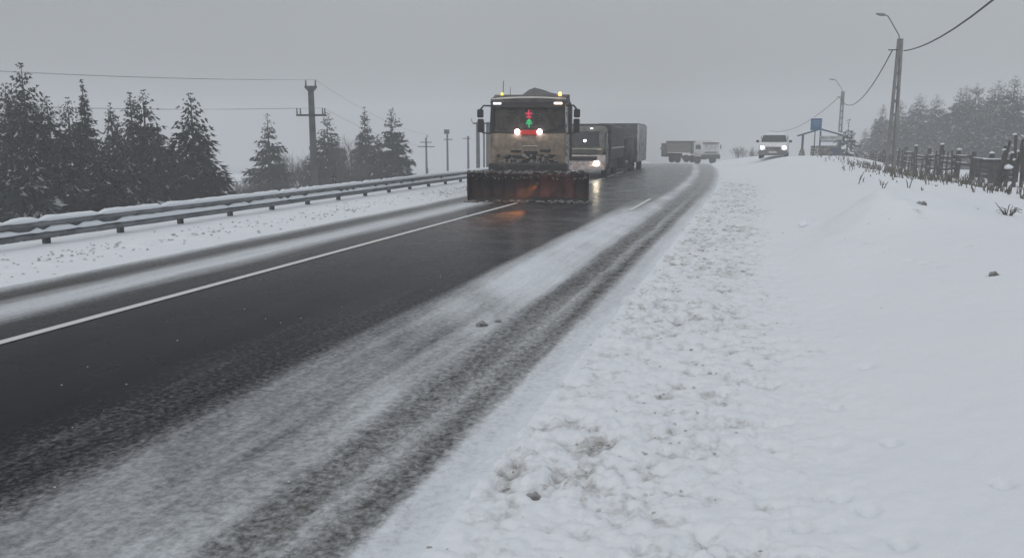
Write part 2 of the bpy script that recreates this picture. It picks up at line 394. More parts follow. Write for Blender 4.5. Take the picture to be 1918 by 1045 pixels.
class MB:
    def __init__(s): s.v = []; s.f = []; s.a = []
    def add(s, vs, fs, a=None):
        k = len(s.v); s.v += [tuple(p) for p in vs]; s.f += [tuple(i + k for i in f) for f in fs]
        if a is not None: s.a += [a] * len(vs)
    def box(s, c, d, ch=0.0, rot=None):
        hx, hy, hz = d[0] / 2, d[1] / 2, d[2] / 2
        ch = min(ch, hx * .9, hy * .9, hz * .9)
        if ch <= 0:
            vs = [Vector((i * hx, j * hy, k * hz)) for i in (-1, 1) for j in (-1, 1) for k in (-1, 1)]
            fs = [(0, 1, 3, 2), (4, 6, 7, 5), (0, 4, 5, 1), (2, 3, 7, 6), (0, 2, 6, 4), (1, 5, 7, 3)]
        else:
            vs = []; idx = {}
            for i in (-1, 1):
                for j in (-1, 1):
                    for k in (-1, 1):
                        for ax in range(3):
                            p = [i * (hx - ch), j * (hy - ch), k * (hz - ch)]
                            p[ax] = (i * hx, j * hy, k * hz)[ax]
                            idx[(i, j, k, ax)] = len(vs); vs.append(Vector(p))
            fs = []
            for ax in range(3):
                o1, o2 = [q for q in range(3) if q != ax]
                for sg in (-1, 1):
                    quad = []
                    for a_, b_ in ((-1, -1), (1, -1), (1, 1), (-1, 1)):
                        key = [0, 0, 0]; key[ax] = sg; key[o1] = a_; key[o2] = b_
                        quad.append(idx[(*key, ax)])
                    fs.append(tuple(quad))
            for ax in range(3):
                o1, o2 = [q for q in range(3) if q != ax]
                for s1 in (-1, 1):
                    for s2 in (-1, 1):
                        ks = []
                        for e in (-1, 1):
                            key = [0, 0, 0]; key[ax] = e; key[o1] = s1; key[o2] = s2
                            ks.append(tuple(key))
                        fs.append((idx[(*ks[0], o1)], idx[(*ks[1], o1)], idx[(*ks[1], o2)], idx[(*ks[0], o2)]))
            for i in (-1, 1):
                for j in (-1, 1):
                    for k in (-1, 1):
                        fs.append(tuple(idx[(i, j, k, ax)] for ax in range(3)))
        if rot is not None: vs = [rot @ p for p in vs]
        s.add([p + Vector(c) for p in vs], fs)
        return s
    def tube(s, pts, rad, n=6, caps=True):
        pts = [Vector(p) for p in pts]
        if not isinstance(rad, (list, tuple)): rad = [rad] * len(pts)
        vs = []; up0 = None
        for i, p in enumerate(pts):
            d = (pts[min(i + 1, len(pts) - 1)] - pts[max(i - 1, 0)]).normalized()
            ref = Vector((0, 0, 1)) if abs(d.z) < 0.9 else Vector((1, 0, 0))
            u = d.cross(ref).normalized(); w_ = d.cross(u)
            for k in range(n):
                a = 2 * math.pi * k / n
                vs.append(p + (u * math.cos(a) + w_ * math.sin(a)) * rad[i])
        fs = []
        for i in range(len(pts) - 1):
            for k in range(n):
                fs.append((i * n + k, i * n + (k + 1) % n, (i + 1) * n + (k + 1) % n, (i + 1) * n + k))
        if caps:
            fs.append(tuple(range(n))); fs.append(tuple((len(pts) - 1) * n + k for k in range(n)))
        s.add(vs, fs); return s
    def loft(s, rings, cap=True, closed=True):
        n = len(rings[0]); vs = [Vector(p) for r in rings for p in r]; fs = []
        m_ = n if closed else n - 1
        for i in range(len(rings) - 1):
            for k in range(m_):
                fs.append((i * n + k, i * n + (k + 1) % n, (i + 1) * n + (k + 1) % n, (i + 1) * n + k))
        if cap and closed:
            fs.append(tuple(range(n))[::-1]); fs.append(tuple((len(rings) - 1) * n + k for k in range(n)))
        s.add(vs, fs); return s
    def lathe(s, prof, c, axis='x', n=20):
        """prof = list of (along, radius)"""
        rings = []
        for a_, r_ in prof:
            ring = []
            for k in range(n):
                t = 2 * math.pi * k / n
                if axis == 'x': ring.append((c[0] + a_, c[1] + r_ * math.cos(t), c[2] + r_ * math.sin(t)))
                elif axis == 'y': ring.append((c[0] + r_ * math.cos(t), c[1] + a_, c[2] + r_ * math.sin(t)))
                else: ring.append((c[0] + r_ * math.cos(t), c[1] + r_ * math.sin(t), c[2] + a_))
            rings.append(ring)
        return s.loft(rings)
    def lump(s, c, r, seed, rough=0.25, low=False):
        q = random.Random(seed)
        V_, F_ = (ICO1_V, ICO1_F) if low else (ICO_V, ICO_F)
        if not isinstance(r, (list, tuple)): r = (r, r, r)
        s.add([(c[0] + p.x * r[0] * (1 + q.uniform(-rough, rough)), c[1] + p.y * r[1] * (1 + q.uniform(-rough, rough)),
                c[2] + p.z * r[2] * (1 + q.uniform(-rough, rough))) for p in V_], F_)
        return s
    def prism(s, poly, axis, lo, hi):
        """poly in the two other axes, extruded along axis"""
        def mk(p, e):
            if axis == 'x': return (e, p[0], p[1])
            if axis == 'y': return (p[0], e, p[1])
            return (p[0], p[1], e)
        n = len(poly)
        vs = [mk(p, lo) for p in poly] + [mk(p, hi) for p in poly]
        fs = [tuple(range(n))[::-1], tuple(n + i for i in range(n))] + [(i, (i + 1) % n, n + (i + 1) % n, n + i) for i in range(n)]
        s.add(vs, fs); return s
    def build(s, name, m, parent=None, smooth=False, label=None):
        me = bpy.data.meshes.new(name)
        me.from_pydata(s.v, [], s.f)
        if s.a and len(s.a) == len(s.v):
            at = me.attributes.new('snow', 'FLOAT', 'POINT'); at.data.foreach_set('value', np.array(s.a, np.float32))
        me.materials.append(m)
        b = bmesh.new(); b.from_mesh(me)
        if len(s.v) < 30000: bmesh.ops.recalc_face_normals(b, faces=b.faces)
        b.to_mesh(me); b.free()
        if smooth:
            me.polygons.foreach_set('use_smooth', [True] * len(me.polygons))
            me.update()
        o = bpy.data.objects.new(name, me); C.objects.link(o)
        if parent is not None: o.parent = parent
        if label: o['label'] = label
        return o

def copy_tree(o, parent=None):
    c = o.copy(); C.objects.link(c)
    if parent is not None: c.parent = parent
    for ch in list(o.children): copy_tree(ch, c)
    return c

# ================================================================== GROUND
def seq(segs):
    out = []
    for a, b, st in segs:
        k = max(1, int(round((b - a) / st))); out += [a + (b - a) * i / k for i in range(k)]
    out.append(segs[-1][1]); return np.array(out)
XS = seq([(-260, -100, 20), (-100, -40, 5), (-40, -13, 0.9), (-13, -9.2, 0.05), (-9.2, -4.9, 0.07), (-4.9, -1.4, 0.02),
          (-1.4, 1.4, 0.02), (1.4, 4.6, 0.05), (4.6, 12, 0.25), (12, 40, 1.5), (40, 100, 6), (100, 260, 20)])
ys = list(seq([(-120, -10, 10), (-10, 0, 1), (0, 2.2, 0.12)]))
y = ys[-1]
while y < 95:
    y += max(0.02, 0.006 * y); ys.append(y)
while y < 330:
    y += 0.04 * y; ys.append(y)
ys[-1] = 330
YS = np.array(ys)
GX, GY = np.meshgrid(XS, YS)
WX = GX - bend(GY)
Z = macro(GX, GY)
near = 1 - sstep(30, 62, GY)
# shoulder and verge relief
edge_n = 0.55 * (fbm(WX, GY, 1.1, 3, 41) - 0.5)
rough = sstep(-1.55, -1.25, GX + edge_n) * (1 - sstep(-0.3, 1.1, GX + 0.5 * (fbm(WX, GY, 0.5, 2, 40) - 0.5)))
n1 = fbm(WX, GY, 7.0, 3, 1); n2 = fbm(WX, GY, 18.0, 3, 5); n0 = fbm(WX, GY, 2.6, 2, 2)
clump = sstep(0.25, 0.65, fbm(WX, GY, 0.9, 2, 61))
Z += near * rough * (0.55 + 0.55 * clump) * (0.09 * (n1 - 0.45) + 0.065 * (n2 - 0.5) + 0.05 * sstep(6, 16, GY) * (n0 - 0.5) + 0.045 * (1 - sstep(8, 16, GY)) * (fbm(WX, GY, 30.0, 2, 7) - 0.5))
pits = sstep(0.62, 0.74, fbm(WX, GY, 7.0, 2, 77))
Z -= near * rough * pits * 0.03
right = sstep(-0.2, 1.0, GX)
Z += right * (0.10 * (fbm(WX, GY, 0.45, 3, 9) - 0.5) + 0.016 * (fbm(WX, GY * 0.6, 3.0, 3, 19) - 0.5) + 0.006 * near * (fbm(WX, GY, 14.0, 3, 20) - 0.5))
Z += right * np.exp(-((GX - 1.9) / 1.0) ** 2 - ((GY - 15) / 2.6) ** 2) * 0.22 * (fbm(WX, GY, 1.6, 4, 23) - 0.5)
# half-buried footprints leading up the bank
for fx, fy in [(1.62, 12.6), (1.75, 11.9), (1.9, 11.0), (2.1, 10.2), (2.02, 10.6), (2.4, 9.3), (0.62, 4.1), (0.85, 5.0), (0.5, 4.25), (0.72, 3.75),
               (1.4, 13.2), (2.6, 11.3), (1.25, 4.3), (0.3, 3.9), (0.9, 6.6), (0.6, 5.7)]:
    Z -= 0.075 * np.exp(-(((WX - fx) / 0.045) ** 2 + ((GY - fy) / 0.05) ** 2) ** 2)
lsh = sstep(-9.1, -9.5, GX) * (1 - sstep(-12.3, -13.2, GX))
lump_band = np.exp(-((GX + 10.4 + 0.4 * (fbm(WX, GY, 0.3, 2, 3) - 0.5)) / 0.7) ** 2)
Z += lsh * (0.03 * (fbm(WX, GY, 1.2, 2, 33) - 0.5) + lump_band * 0.16 * np.clip(fbm(WX, GY, 3.4, 3, 35) - 0.45, 0, 1))
far_l = sstep(-13.2, -16, GX)
Z += far_l * 0.8 * (fbm(WX, GY, 0.12, 3, 50) - 0.5)
Z += sstep(12, 18, GX) * 0.6 * (fbm(WX, GY, 0.15, 3, 51) - 0.5)
# road cover profile: fraction of snow across the road
px = [-9.35, -9.15, -8.95, -8.7, -8.45, -8.2, -7.85, -7.6, -7.35, -7.0, -6.6, -5.2, -4.75, -4.3, -3.75, -3.55, -3.3, -3.0, -2.85, -2.7, -2.5, -2.38, -2.25, -2.1, -2.02, -1.95, -1.84, -1.74, -1.66, -1.4]
pc = [0.95, 0.72, 0.28, 0.10, 0.40, 0.70, 0.78, 0.52, 0.12, 0.06, 0.0, 0.0, 0.06, 0.16, 0.20, 0.46, 0.52, 0.50, 0.44, 0.58, 0.58, 0.48, 0.42, 0.46, 0.58, 0.52, 0.40, 0.48, 0.80, 0.90]
pcf = [0.95, 0.72, 0.28, 0.10, 0.40, 0.72, 0.80, 0.54, 0.18, 0.08, 0.03, 0.03, 0.05, 0.08, 0.10, 0.55, 0.80, 0.82, 0.78, 0.80, 0.72, 0.44, 0.30, 0.38, 0.58, 0.48, 0.26, 0.44, 0.72, 0.90]
pch = [0.95, 0.72, 0.28, 0.10, 0.40, 0.72, 0.80, 0.54, 0.18, 0.08, 0.06, 0.06, 0.06, 0.06, 0.06, 0.07, 0.08, 0.30, 0.70, 0.78, 0.62, 0.44, 0.36, 0.38, 0.45, 0.42, 0.38, 0.46, 0.58, 0.88]
wob = 0.10 * (fbm(WX * 0.5, GY, 0.35, 3, 70) - 0.5)
gxw = GX + wob
c_near = np.interp(gxw, px, pc); c_far = np.interp(gxw, px, pcf); c_h = np.interp(gxw, px, pch)
k1 = sstep(6.5, 10.5, GY); k2 = sstep(18, 30, GY)
cover = (c_near * (1 - k1) + c_far * k1) * (1 - k2) + c_h * k2
swirl = fbm(WX * 1.5 + GY * 0.8, GY * 0.45, 0.9, 3, 90)
cover += np.where((gxw > -3.5) & (gxw < -2.4), 0.30 * (swirl - 0.5), 0)
cover = np.clip(cover, 0, 1)
brown = np.exp(-((GX + 2.05) / 0.35) ** 2) * 0.9 + np.exp(-((GX + 8.75) / 0.5) ** 2) * 0.5 + np.exp(-((GX + 7.1) / 0.35) ** 2) * 0.3
onroad = GX > -9.3
tr = np.exp(-((GX + 2.05) / 0.42) ** 2)
Z += np.where(onroad, near * (0.018 * sstep(0.15, 0.6, cover) + tr * (0.052 * (fbm(WX, GY, 15, 3, 81) - 0.5) + 0.030 * (fbm(WX, GY, 5, 2, 82) - 0.5))
      + 0.022 * cover * (fbm(WX, GY * 0.6, 9, 3, 84) - 0.5)), 0)
dirt = near * rough * (0.20 + 0.20 * (0.4 + 0.6 * clump) * (1 - sstep(0.40, 0.56, n1)) + 0.14 * pits + 0.10 * sstep(5, 14, GY) * (1 - sstep(0.38, 0.52, n0))) + 0.22 * lump_band * lsh * sstep(0.5, 0.65, fbm(WX, GY, 3.4, 3, 35))
dirt += 0.35 * np.exp(-((WX - 2.5) / 0.16) ** 2 - ((GY - 14.0) / 0.5) ** 2)
dirt = np.clip(dirt, 0, 1)
nr, nc = GX.shape
def sheet(name, c0, c1, m, attrs):
    sub = np.s_[:, c0:c1 + 1]
    P = np.stack([WX[sub], GY[sub], Z[sub]], -1).reshape(-1, 3)
    k = c1 - c0 + 1
    I, J = np.meshgrid(np.arange(nr - 1), np.arange(k - 1), indexing='ij')
    a = (I * k + J).ravel(); F = np.stack([a, a + 1, a + k + 1, a + k], 1)
    me = bpy.data.meshes.new(name)
    me.vertices.add(len(P)); me.vertices.foreach_set('co', P.astype(np.float32).ravel())
    me.loops.add(F.size); me.loops.foreach_set('vertex_index', F.astype(np.int32).ravel())
    me.polygons.add(len(F)); me.polygons.foreach_set('loop_start', np.arange(0, F.size, 4, dtype=np.int32))
    me.polygons.foreach_set('use_smooth', np.ones(len(F), bool))
    me.update(calc_edges=True)
    for nm, A in attrs.items():
        at = me.attributes.new(nm, 'FLOAT', 'POINT'); at.data.foreach_set('value', A[sub].astype(np.float32).ravel())
    me.materials.append(m)
    o = bpy.data.objects.new(name, me); C.objects.link(o); tag(o, kind='structure')
    return o
ia = int(np.argmin(abs(XS + 9.2))); ib = int(np.argmin(abs(XS + 1.4)))
sheet('snowy_verge', 0, ia, M['ground'], {'dirt': dirt})
grain = np.interp(GX, [-9.3, -8.9, -6.9, -5.2, -4.7, -3.7, -3.4, -2.5, -2.36, -1.72, -1.6, -1.4], [.7, .5, .5, .8, 1.4, 1.3, .75, .85, 1.25, 1.25, .8, .7])
sheet('road', ia, ib, M['road'], {'cover': cover, 'brown': brown, 'grain': grain})
sheet('snowy_ground', ib, nc - 1, M['ground'], {'dirt': dirt})

# painted markings: thin sheets just above the asphalt
M['line_paint'] = mat('line_paint', (0.62, 0.63, 0.62), 0.7, col2=(0.30, 0.31, 0.31), mixlo=0.6, mixhi=0.85, scale=11)
def strip(name, x0, x1, y0, y1, lift=0.008):
    mb = MB(); k = max(2, int((y1 - y0) / 0.5))
    vs = []
    for i in range(k + 1):
        yy = y0 + (y1 - y0) * i / k
        for xx in (x0, x1):
            vs.append((xx - float(bend(yy)), yy, float(macro(xx, yy)) + lift))
    mb.add(vs, [(2 * i, 2 * i + 1, 2 * i + 3, 2 * i + 2) for i in range(k)])
    o = mb.build(name, M['line_paint']); return tag(o, kind='structure')
strip('edge_line', -6.87, -6.74, -20, 75)
strip('centre_dash', -3.22, -3.10, 21.3, 25.6, 0.03)

# ================================================================== GUARDRAIL
RX = -12.12
def gdr():
    root = empty('guardrail', (RX, 11.35, 0), 0, 'long steel guardrail with snow along its top and middle groove beside the left shoulder', 'guardrail')
    y0, y1 = 4.2, 52.0
    # W profile, facing +x
    prof = [(0.0, 0.16), (0.06, 0.175), (0.075, 0.20), (0.075, 0.235), (0.01, 0.285), (0.0, 0.32), (0.01, 0.355), (0.075, 0.405), (0.075, 0.44), (0.06, 0.465), (0.0, 0.48)]
    prof2 = [(a - 0.006, b) for a, b in prof[::-1]]
    sec = 4.0; yy = y0; i = 0
    while yy < y1:
        ring = prof + prof2
        e = min(yy + sec + 0.12, y1 + .12)
        o = 0.004 * (i % 2)
        mb = MB().loft([[(a + o, yy - 11.35, b) for a, b in ring], [(a + o, e - 11.35, b) for a, b in ring]])
        mb.build('rail', M['zinc'], root)
        i += 1; yy += sec
    k = -3
    while 11.35 + 1.78 * k < y1:
        py = 1.78 * k
        MB().box((-0.075, py, 0.15), (0.10, 0.12, 0.62), 0.012).build('post', M['post_steel'], root)
        k += 1
    # snow lying on top and in the groove, uneven
    def snowbar(cx, cz, wx, wz, seed, name, skip):
        q = random.Random(seed); rings = []; n = 8; t = y0
        while t < y1:
            f = 1 + q.uniform(-.13, .13)
            if q.random() < skip: f *= 0.35
            ring = []
            for j in range(n):
                a = 2 * math.pi * j / n
                zz = math.sin(a); zz = zz if zz > 0 else zz * 0.25
                ring.append((cx + math.cos(a) * wx * (0.9 + 0.1 * f) , t - 11.35, cz + zz * wz * f))
            rings.append(ring); t += 0.13 + q.random() * 0.08
        MB().loft(rings).build(name, M['snow'], root, True)
    snowbar(0.012, 0.478, 0.085, 0.085, 1, 'snow_cap', 0.05)
    snowbar(0.042, 0.285, 0.055, 0.085, 2, 'snow_ledge', 0.12)
gdr()

# ================================================================== POLES AND WIRES
def sagged(p, q, sag, n=14):
    p, q = Vector(p), Vector(q)
    return [p.lerp(q, i / n) - Vector((0, 0, 4 * sag * (i / n) * (1 - i / n))) for i in range(n + 1)]
def wire(p, q, sag, r, label, name='overhead_wire', group='overhead wires'):
    o = MB().tube(sagged(p, q, sag), r, 5).build(name, M['wire'], None, True)
    return tag(o, label, 'wire', group)
def line_pole(x, y, ztop, label, wd=0.17, arms=True, rz=R(16), dark=True, style='big'):
    zb = gz(x, y) - 0.3
    h = ztop - zb
    root = empty('utility_pole', (x, y, zb), rz, label, 'utility pole', 'utility poles on the left')
    m = M['concrete_dark']
    MB().loft([[( -wd, -wd * .7, 0), (wd, -wd * .7, 0), (wd, wd * .7, 0), (-wd, wd * .7, 0)],
               [(-wd * .68, -wd * .5, h - .5), (wd * .68, -wd * .5, h - .5), (wd * .68, wd * .5, h - .5), (-wd * .68, wd * .5, h - .5)]]).build('shaft', m, root)
    if style == 'big':
        MB().loft([[(-.12, -.1, h - .62), (.12, -.1, h - .62), (.12, .1, h - .62), (-.12, .1, h - .62)],
                   [(-.3, -.11, h - .42), (.3, -.11, h - .42), (.3, .11, h - .42), (-.3, .11, h - .42)],
                   [(-.3, -.11, h - .33), (.3, -.11, h - .33), (.3, .11, h - .33), (-.3, .11, h - .33)]]).build('top_bracket', m, root)
        for sx_ in (-.25, .25):
            MB().lathe([(0, .03), (.08, .055), (.16, .03), (.22, .05), (.30, .02)], (sx_, 0, h - .33), 'z', 8).build('insulator', M['ceramic'], root, True)
        az = h - 1.82
        MB().box((0, -.13, az), (1.56, .09, .10), .01).build('crossarm', M['iron'], root)
        for sx_ in (-.74, -.56, .60, .72):
            MB().lathe([(0, .025), (.08, .045), (.18, .03), (.26, .04), (.32, .015)], (sx_, -.13, az + .05), 'z', 8).build('insulator', M['ceramic'], root, True)
    elif style == 'cross':
        for az, ww in ((h - 1.0, .62), (h - 1.45, .9)):
            MB().box((0, -.13, az), (ww * 2, .08, .09), .01).build('crossarm', M['iron'], root)
        MB().lathe([(0, .04), (.15, .07), (.3, .03)], (.12, 0, h - .5), 'z', 8).build('insulator', M['ceramic'], root, True)
        MB().tube([(.30, 0, 0), (.08, 0, h * .55)], .09, 6).build('strut', m, root)
    elif style == 'head':
        MB().box((-.05, 0, h - .3), (.55, .3, .45), .03).build('transformer_head', M['iron'], root)
        MB().box((.1, -.13, h - 1.1), (.9, .08, .09), .01).build('crossarm', M['iron'], root)
    elif style == 'plain':
        MB().box((-.15, -.12, h - .75), (.8, .08, .08), .01).build('crossarm', M['iron'], root)
    return root
PA = (-22.4, 38.0, 4.9)
line_pole(*PA, 'tall dark concrete utility pole with two insulators on top, nearest on the left', 0.19)
line_pole(-33.65, 80, 2.45, 'thin utility pole with double crossarms, first right of the broad spruce', 0.13, style='cross')
line_pole(-31.25, 80, 2.85, 'thin utility pole with a blocky head, second right of the broad spruce', 0.13, style='head')
line_pole(-28.93, 80, 2.6, 'plain pale utility pole, third right of the broad spruce', 0.14, style='plain')
# twin pole
def twin():
    x, y = -21.2, 62.0
    zb = gz(x, y) - .3; h = 3.15 - zb
    root = empty('twin_pole', (x, y, zb), R(16), 'thick twin concrete pole with a short top beam just left of the plough truck', 'utility pole', 'utility poles on the left')
    for sx_, r_ in ((-.36, .17), (.12, .08), (.48, .22)):
        MB().tube([(sx_, 0, 0), (sx_, 0, h)], [r_, r_ * .85], 10).build('shaft', M['concrete_dark'], root, True)
    MB().box((-.0, -.25, h - .1), (1.5, .1, .12), .01).build('beam', M['iron'], root)
    MB().tube([(-.7, -.25, h - .08), (-.85, -.25, h + .1), (-.82, -.25, h + .3)], .025, 5).build('hook', M['iron'], root)
twin()
# wires from pole A
c16, s16 = math.cos(R(16)), math.sin(R(16))
def pa(dx, dz): return (PA[0] + dx * c16, PA[1] + dx * s16, PA[2] + dz)
far_l_pt = (-40.2, 17.0)
wl = ['upper left overhead wire passing above the spruces from the pole top', 'second upper overhead wire just under the topmost one',
      'lower overhead wire from the left end of the crossarm', 'faint lower overhead wire beside the crossarm one']
for i, (dx, dz) in enumerate(((-.25, -.02), (.25, -.02), (-.74, -1.45), (.62, -1.45))):
    p = pa(dx, dz)
    wire(p, (p[0] - 19, p[1] - 26, p[2] + 0.75), 0.55, 0.0055, wl[i])
wr = ['faint overhead wire running right from the tall pole top towards the far poles', 'faint overhead wire running right from the crossarm towards the far poles']
for i, (dx, dz) in enumerate(((.25, -.02), (.62, -1.45))):
    wire(pa(dx, dz), (-33.65, 80, 2.3 - 1.2 * i), 0.5, 0.006, wr[i])

def street_lamp(x, y, ztop, label, lean=0.0, armdx=-0.95, armh=1.05, slot=True):
    zb = gz(x, y) - .2; h = ztop - zb
    root = empty('street_lamp', (x, y, zb), R(10), label, 'street lamp', 'concrete street lamps on the right')
    # concrete pole of two legs that close towards the top
    b, t = (.16, .065) if slot else (.13, .10)
    for sg in (-1, 1):
        MB().loft([[(sg * b - .055, -.11, 0), (sg * b + .055, -.11, 0), (sg * b + .055, .11, 0), (sg * b - .055, .11, 0)],
                   [(sg * t - .05, -.08, h), (sg * t + .05, -.08, h), (sg * t + .05, .08, h), (sg * t - .05, .08, h)]]).build('leg', M['concrete'], root)
    k = 0.4
    while k < h - .3:
        f = k / h; ww = (b * (1 - f) + t * f) - .05
        if ww > .02: MB().box((0, 0, k), (2 * ww, .10, .14)).build('web', M['concrete'], root)
        k += 0.62
    MB().box((0, 0, h - .6), (.10, .10, 1.15)).build('head_block', M['concrete'], root)
    MB().tube([(-.02, -.03, h - .25), (-.08, -.03, h + .15), (armdx * .62, -.03, h + armh * .9), (armdx * .68, -.03, h + armh * .97), (armdx * .82, -.03, h + armh)], .028, 6).build('arm', M['lamp_shell'], root, True)
    MB().loft([[(armdx * .80, -.10, h + armh - .03), (armdx * .80, .04, h + armh - .03), (armdx * .80, .04, h + armh + .05), (armdx * .80, -.10, h + armh + .05)],
               [(armdx * 1.0, -.13, h + armh - .02), (armdx * 1.0, .07, h + armh - .02), (armdx * 1.0, .05, h + armh + .09), (armdx * 1.0, -.11, h + armh + .09)],
               [(armdx * 1.22, -.08, h + armh + .05), (armdx * 1.22, .02, h + armh + .05), (armdx * 1.22, .01, h + armh + .10), (armdx * 1.22, -.07, h + armh + .10)]]).build('lamp_head', M['lamp_shell'], root, True)
    MB().box((-.3, -.06, h - .5), (.42, .05, .05)).build('cable_arm', M['iron'], root)
    return root
street_lamp(6.05, 42, 6.42, 'tall concrete street lamp standing behind the wooden fence, nearer one')
street_lamp(7.3, 82, 6.15, 'concrete street lamp behind the bus shelter, farther and paler one', armdx=-1.05, slot=False)
def cable(p, q, sag, label): return wire(p, q, sag, 0.028, label, 'overhead_cable', 'overhead cables between the street lamps')
cable((5.75, 41.95, 5.92), (7.0, 81.95, 5.65), 1.5, 'sagging overhead cable between the two street lamps')
cable((6.25, 42.05, 5.88), (4.4, 4.0, 6.6), 1.0, 'dark overhead cable rising to the upper right corner')
cable((7.0, 81.95, 5.65), (1.5, 128, 3.0), 1.2, 'faint overhead cable running left from the farther street lamp')

# ================================================================== TREES
def spruce(x, y, ztop, rw, label, name='spruce_tree', seed=1, snow=0.10, mat_='crown', group='spruces on the left below the road', dens=1.0, sharp=0.85, gap=0.0):
    q = random.Random(seed)
    zb = gz(x, y) - .2
    h = ztop - zb
    root = empty(name, (x, y, zb), q.uniform(0, 6.28), label, 'tree', group)
    tr_ = MB().tube([(0, 0, 0), (0, 0, h * .5), (0, 0, h * .97)], [h * .016 + .04, h * .010 + .02, .012], 7)
    tr_.build('trunk', M['bark'], root, True)
    mb = MB()
    lev = int(h * 6.0 * dens)
    for li in range(lev):
        f = 0.04 + 0.96 * (li + q.random() * .8) / lev          # 0 bottom .. 1 top
        z = f * h
        if gap and q.random() < gap: continue
        env = rw * ((1 - f) ** sharp) * (0.92 + 0.12 * math.sin(f * 23 + seed)) + 0.03 + 0.12 * (1 - f)
        lev_snow = q.random() < snow * 1.8
        nb = int(q.randint(6, 9) * (1 if f < .93 else .6))
        a0 = q.uniform(0, 6.28)
        for bi in range(nb):
            a = a0 + bi * 6.283 / nb + q.uniform(-.35, .35)
            ln = env * q.uniform(.55, 1.18)
            dirv = Vector((math.cos(a), math.sin(a), 0)); side = Vector((-dirv.y, dirv.x, 0))
            drop = q.uniform(.12, .42) if f < .85 else q.uniform(-.35, .05)
            ns = max(2, int(ln / .34) + 1)
            zb_ = z + q.uniform(-1, 1) * h / lev * 1.6
            snowy = lev_snow and q.random() < .75
            for k in range(1, ns + 1):
                t = k / ns
                p = Vector((0, 0, min(zb_, h * .985))) + dirv * ln * t - Vector((0, 0, ln * (drop * t - .18 * t * t * t)))
                sz = (0.36 + 0.16 * q.random()) * min(1.0, .45 + ln * .4) * (0.17 + 0.83 * min(1.0, (1 - f) * 3.2))
                for m_ in range(5):
                    sa = q.uniform(-1.1, 1.1)
                    dv = (dirv * math.cos(sa) + side * math.sin(sa)) + Vector((0, 0, q.uniform(-.95, .10)))
                    wv = dv.cross(Vector((q.uniform(-.4, .4), q.uniform(-.4, .4), 1))).normalized() * sz * .27
                    tip = p + dv * sz * q.uniform(.8, 1.5)
                    mid = p + dv * sz * .55 - Vector((0, 0, .05))
                    sv = 0.0
                    if snowy and m_ == 0: sv = q.uniform(.5, .95)
                    elif q.random() < snow * .35: sv = q.uniform(.15, .6)
                    mb.add([p - wv * .4, mid - wv, tip, mid + wv, p + wv * .4], [(0, 1, 2, 3, 4)], sv)
    mb.build('crown', M[mat_], root)
    return root
def bare_tree(x, y, ztop, rw, label, seed, name='bare_tree', group='bare trees on the left'):
    q = random.Random(seed)
    zb = gz(x, y) - .2; h = ztop - zb
    root = empty(name, (x, y, zb), 0, label, 'tree', group)
    MB().tube([(0, 0, 0), (q.uniform(-.1, .1), 0, h * .4), (0, .1, h * .75)], [.10, .07, .03], 6).build('trunk', M['bark'], root, True)
    mb = MB()
    def br(p, d, ln, r, dep):
        e = p + d * ln
        mb.tube([p, p.lerp(e, .5) + Vector((q.uniform(-1, 1), q.uniform(-1, 1), 0)) * ln * .06, e], [r, r * .8, r * .55], 3, False)
        if dep == 0: return
        for i in range(q.randint(3, 4)):
            v = (d + Vector((q.uniform(-.8, .8), q.uniform(-.8, .8), q.uniform(-.1, .7)))).normalized()
            br(p.lerp(e, q.uniform(.45, 1)), v, ln * q.uniform(.5, .78), r * .6, dep - 1)
    for i in range(11):
        a = q.uniform(0, 6.28); z0 = h * q.uniform(.1, .6)
        d = Vector((math.cos(a) * rw / h * 1.6, math.sin(a) * rw / h * 1.6, 1)).normalized()
        br(Vector((0, 0, z0)), d, (h - z0) * .42, .035, 3)
    mb.build('crown', M['twig'], root)
    return root

